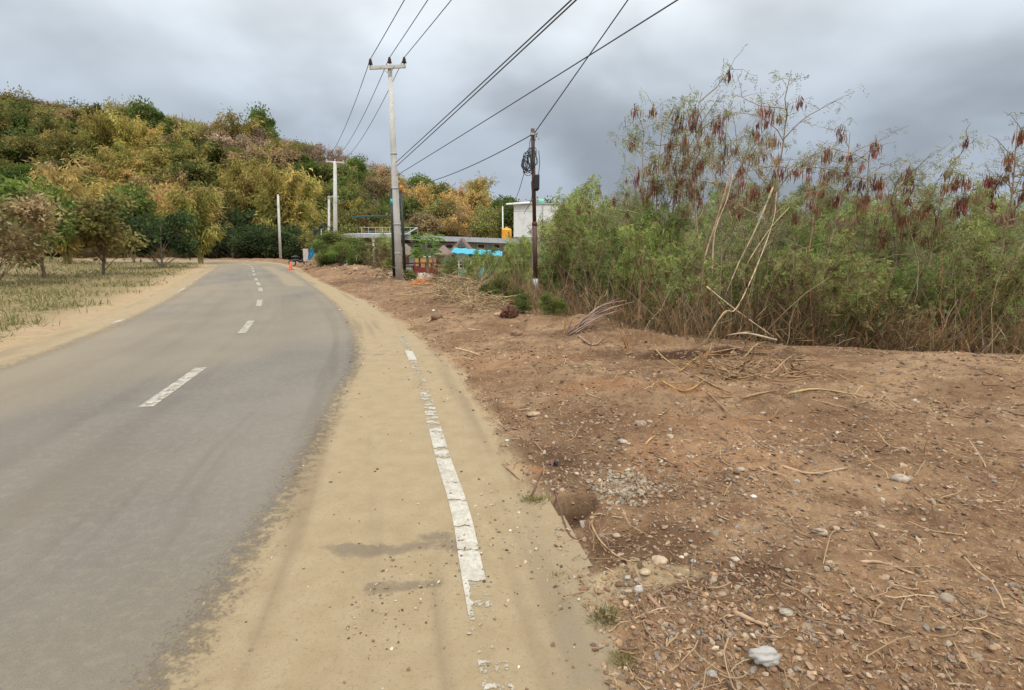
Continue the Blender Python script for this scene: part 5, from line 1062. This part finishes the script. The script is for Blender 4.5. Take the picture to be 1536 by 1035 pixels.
# red railing with yellow wall, timber tables and posts between the huts
x0 = X(622, 41); rr_ = thing('red_railing', 'dark red railing in front of the papaya tree and yellow panel', 'railing', (x0, 41, gz1(x0, 41))); L_ = X(655, 41) - x0; RED = plain('dark_red_paint', (.22, .035, .03), .7)
zb, zt_ = Z(406, 41) - rr_.location[2], Z(394.5, 41) - rr_.location[2]
g = Geo(); g.box((L_ / 2, 0, zt_), (L_, .08, .1)); g.box((L_ / 2, 0, zt_ * .35), (L_, .05, zt_ * .55)); g.build('panel', RED, rr_)
for k in range(5): g = Geo(); g.box((L_ * k / 4, .07, zt_ / 2), (.1, .06, zt_ + .06)); g.build('post', RED, rr_)
x0 = X(622, 48); yw = thing('yellow_wall', 'short yellow wall panel behind the dark red railing', 'wall', (x0, 48, gz1(x0, 48))); L_ = X(654, 48) - x0; g = Geo(); g.box((L_ / 2, 0, (Z(386, 48) - yw.location[2]) / 2), (L_, .15, Z(386, 48) - yw.location[2])); g.build('panel', plain('yellow_wall', (.45, .30, .11), .8, sc=3, var=.3), yw); g = Geo(); g.box((L_ / 2, -.02, Z(386, 48) - yw.location[2] + .05), (L_ + .1, .22, .08)); g.build('coping', WHITEP, yw)
for k, (px, lb) in enumerate(((606, 'wooden table under the thatched hut beside the tall pole'), (668, 'wooden table beside the pale gravel heap'))):
    x_ = X(px, 40); t = thing('wooden_table', lb, 'table', (x_, 40, gz1(x_, 40))); g = Geo(); g.box((0, 0, .75), (1.5, .8, .06)); g.build('tabletop', WOODM, t)
    for sx in (-.65, .65):
        for sy in (-.32, .32): g = Geo(); g.box((sx, sy, .36), (.08, .08, .72)); g.build('leg', WOODM, t)
# pale heap of gravel in the yard
for px, Y, rx, h, lb, col in ((634, 32, 1.5, .45, 'pale heap of building gravel in front of the red railing', [(.50, .44, .38), (.42, .36, .32), (.58, .52, .46)]), (665, 31, 1.1, .35, 'smaller pale rubble heap right of the building gravel', [(.52, .46, .36), (.44, .38, .3)])):
    x_ = X(px, Y); g = Geo(); n = 22; rad = np.linspace(0, 1, 9); t = np.linspace(0, 2 * math.pi, n, endpoint=False); V = np.array([(rx * r * math.cos(a), rx * r * math.sin(a), h * (1 - r * r) ** 1.2 * (1 + .35 * math.sin(3 * a + r * 4)) - .08) for r in rad for a in t])
    g.add(V, [[i * n + j, i * n + (j + 1) % n, (i + 1) * n + (j + 1) % n, (i + 1) * n + j] for i in range(8) for j in range(n)], (.42, .34, .27), True); q = rng.integers(0, len(V), 900); s = rng.uniform(.02, .06, 900)
    pebbles(g, V[q] + rng.normal(size=(900, 3)) * (.12, .12, .02), s, pal(900, col)); o = g.build('gravel_heap', STONE); o.location = (x_, Y, gz1(x_, Y)); tag(o, lb, 'heap')
# orange barrier mesh on the ground near the pole
g = Geo()
for k in range(7):
    a = gp(613 + k * 4, 432 - (k % 2) * 2, .08 + rng.random() * .1); P = np.array([a, gp(625 + k * 4, 432 - rng.random() * 4, .1 + rng.random() * .18), gp(640 + k * 2, 428, .05 + rng.random() * .2)]); g.tube(smooth_poly(P, 4), .018, 4)
o = g.build('barrier_tape', plain('orange_tape', (.75, .24, .03), .6)); tag(o, 'crumpled orange barrier tape lying right of the tall concrete pole', 'tape')
# traffic cone, sign board, blue sheet, planter at the far bend
q = at_z(436, 405, .0); cn = thing('traffic_cone', 'small orange-red traffic cone at the inner edge of the far bend', 'cone', (q[0], q[1], 0)); OR = plain('cone_orange', (.75, .10, .04), .5, var=.05)
Geo().box((0, 0, .025), (.42, .42, .05)).build('base', OR, cn); Geo().lathe((0, 0, .05), [(.14, 0), (.03, .50), (.0, .51)], 12).build('body', OR, cn); Geo().lathe((0, 0, .05), [(.098, .22), (.08, .30)], 12).build('band', plain('cone_band', (.55, .25, .18), .6), cn)
sx_, sY = X(460, 43), 43.; sb = thing('sign_board', 'plain whitish board standing behind the blue cloth near the bend', 'sign', (sx_, sY, gz1(sx_, sY))); zt_ = Z(373, 43) - sb.location[2]; zb_ = Z(392, 43) - sb.location[2]
g = Geo(); g.box((0, 0, (zt_ + zb_) / 2), (.42, .06, zt_ - zb_)); g.build('board', plain('faded_board', (.55, .47, .42), .8, sc=4, var=.2), sb)
for s_ in (-.18, .18): Geo().box((s_, .06, zb_ / 2 + .1), (.05, .05, zb_ + .3)).build('leg', WOODM, sb)
g = Geo(); A = np.array([(476, 360), (474, 371), (472, 381), (469, 391), (466, 391), (462, 390), (461, 384), (466, 374), (471, 366)], float)
n = 14; V = []
for i in range(n):
    f = i / (n - 1); py = 360 + 31 * f; xr = np.interp(py, [360, 371, 381, 391], [476.5, 475, 472, 467]); xl = np.interp(py, [360, 366, 374, 384, 391], [475.5, 471, 465, 462, 461]); 
    for j in range(6): V.append(at_y(xl + (xr - xl) * j / 5, py, 42 + .12 * math.sin(j * 2.1 + i * .6)))
V = np.array(V); c = V.mean(0); g.add(V - c, [[i * 6 + j, i * 6 + j + 1, i * 6 + j + 7, i * 6 + j + 6] for i in range(n - 1) for j in range(5)], smooth=True); fl = thing('blue_cloth', 'bright blue cloth hanging from a slanting stick near the bend', 'cloth', c); o = g.build('sheet', plain('blue_cloth', (.02, .28, .52), .7, sc=3, var=.25), fl)
m = o.modifiers.new('thick', 'SOLIDIFY'); m.thickness = .01; beam_ = Geo().tube([V[2] - c + [.05, .1, .2], V[-3] - c + [-.1, .1, -.6]], .03, 6); beam_.build('stick', WOODM, fl)
x_ = X(450, 43); mb = thing('motorbike', 'small dark motorbike parked by the whitish board near the bend', 'motorbike', (x_, 43, gz1(x_, 43)), .5)
for s_ in (-.55, .55):
    t = np.linspace(0, 2 * math.pi, 25); wq = Geo().tube(np.c_[s_ + .24 * np.cos(t), 0 * t, .28 + .24 * np.sin(t)], .05, 8, cap=False).build('tyre', BLACK, mb); Geo().tube([(s_, -.05, .28), (s_, .05, .28)], .09, 10).build('hub', STEEL, mb)
Geo().tube(smooth_poly([(-.55, 0, .45), (-.2, 0, .5), (.1, 0, .38), (.35, 0, .6), (.5, 0, .85)], 5), [.1] * 20 + [.07], 8).build('frame', BLACK, mb); Geo().tube([(-.6, 0, .74), (-.3, 0, .76), (.02, 0, .7)], [.07, .11, .07], 8).build('seat', BLACK, mb)
Geo().tube([(.42, -.3, 1.0), (.48, 0, .93), (.42, .3, 1.0)], .02, 6).build('handlebar', STEEL, mb); Geo().tube([(.48, 0, .93), (.55, 0, .28)], .03, 6).build('fork', STEEL, mb); Geo().lathe((.52, 0, .82), [(0, -.06), (.08, -.03), (.08, .03), (0, .06)], 10).build('headlight', STEEL, mb)
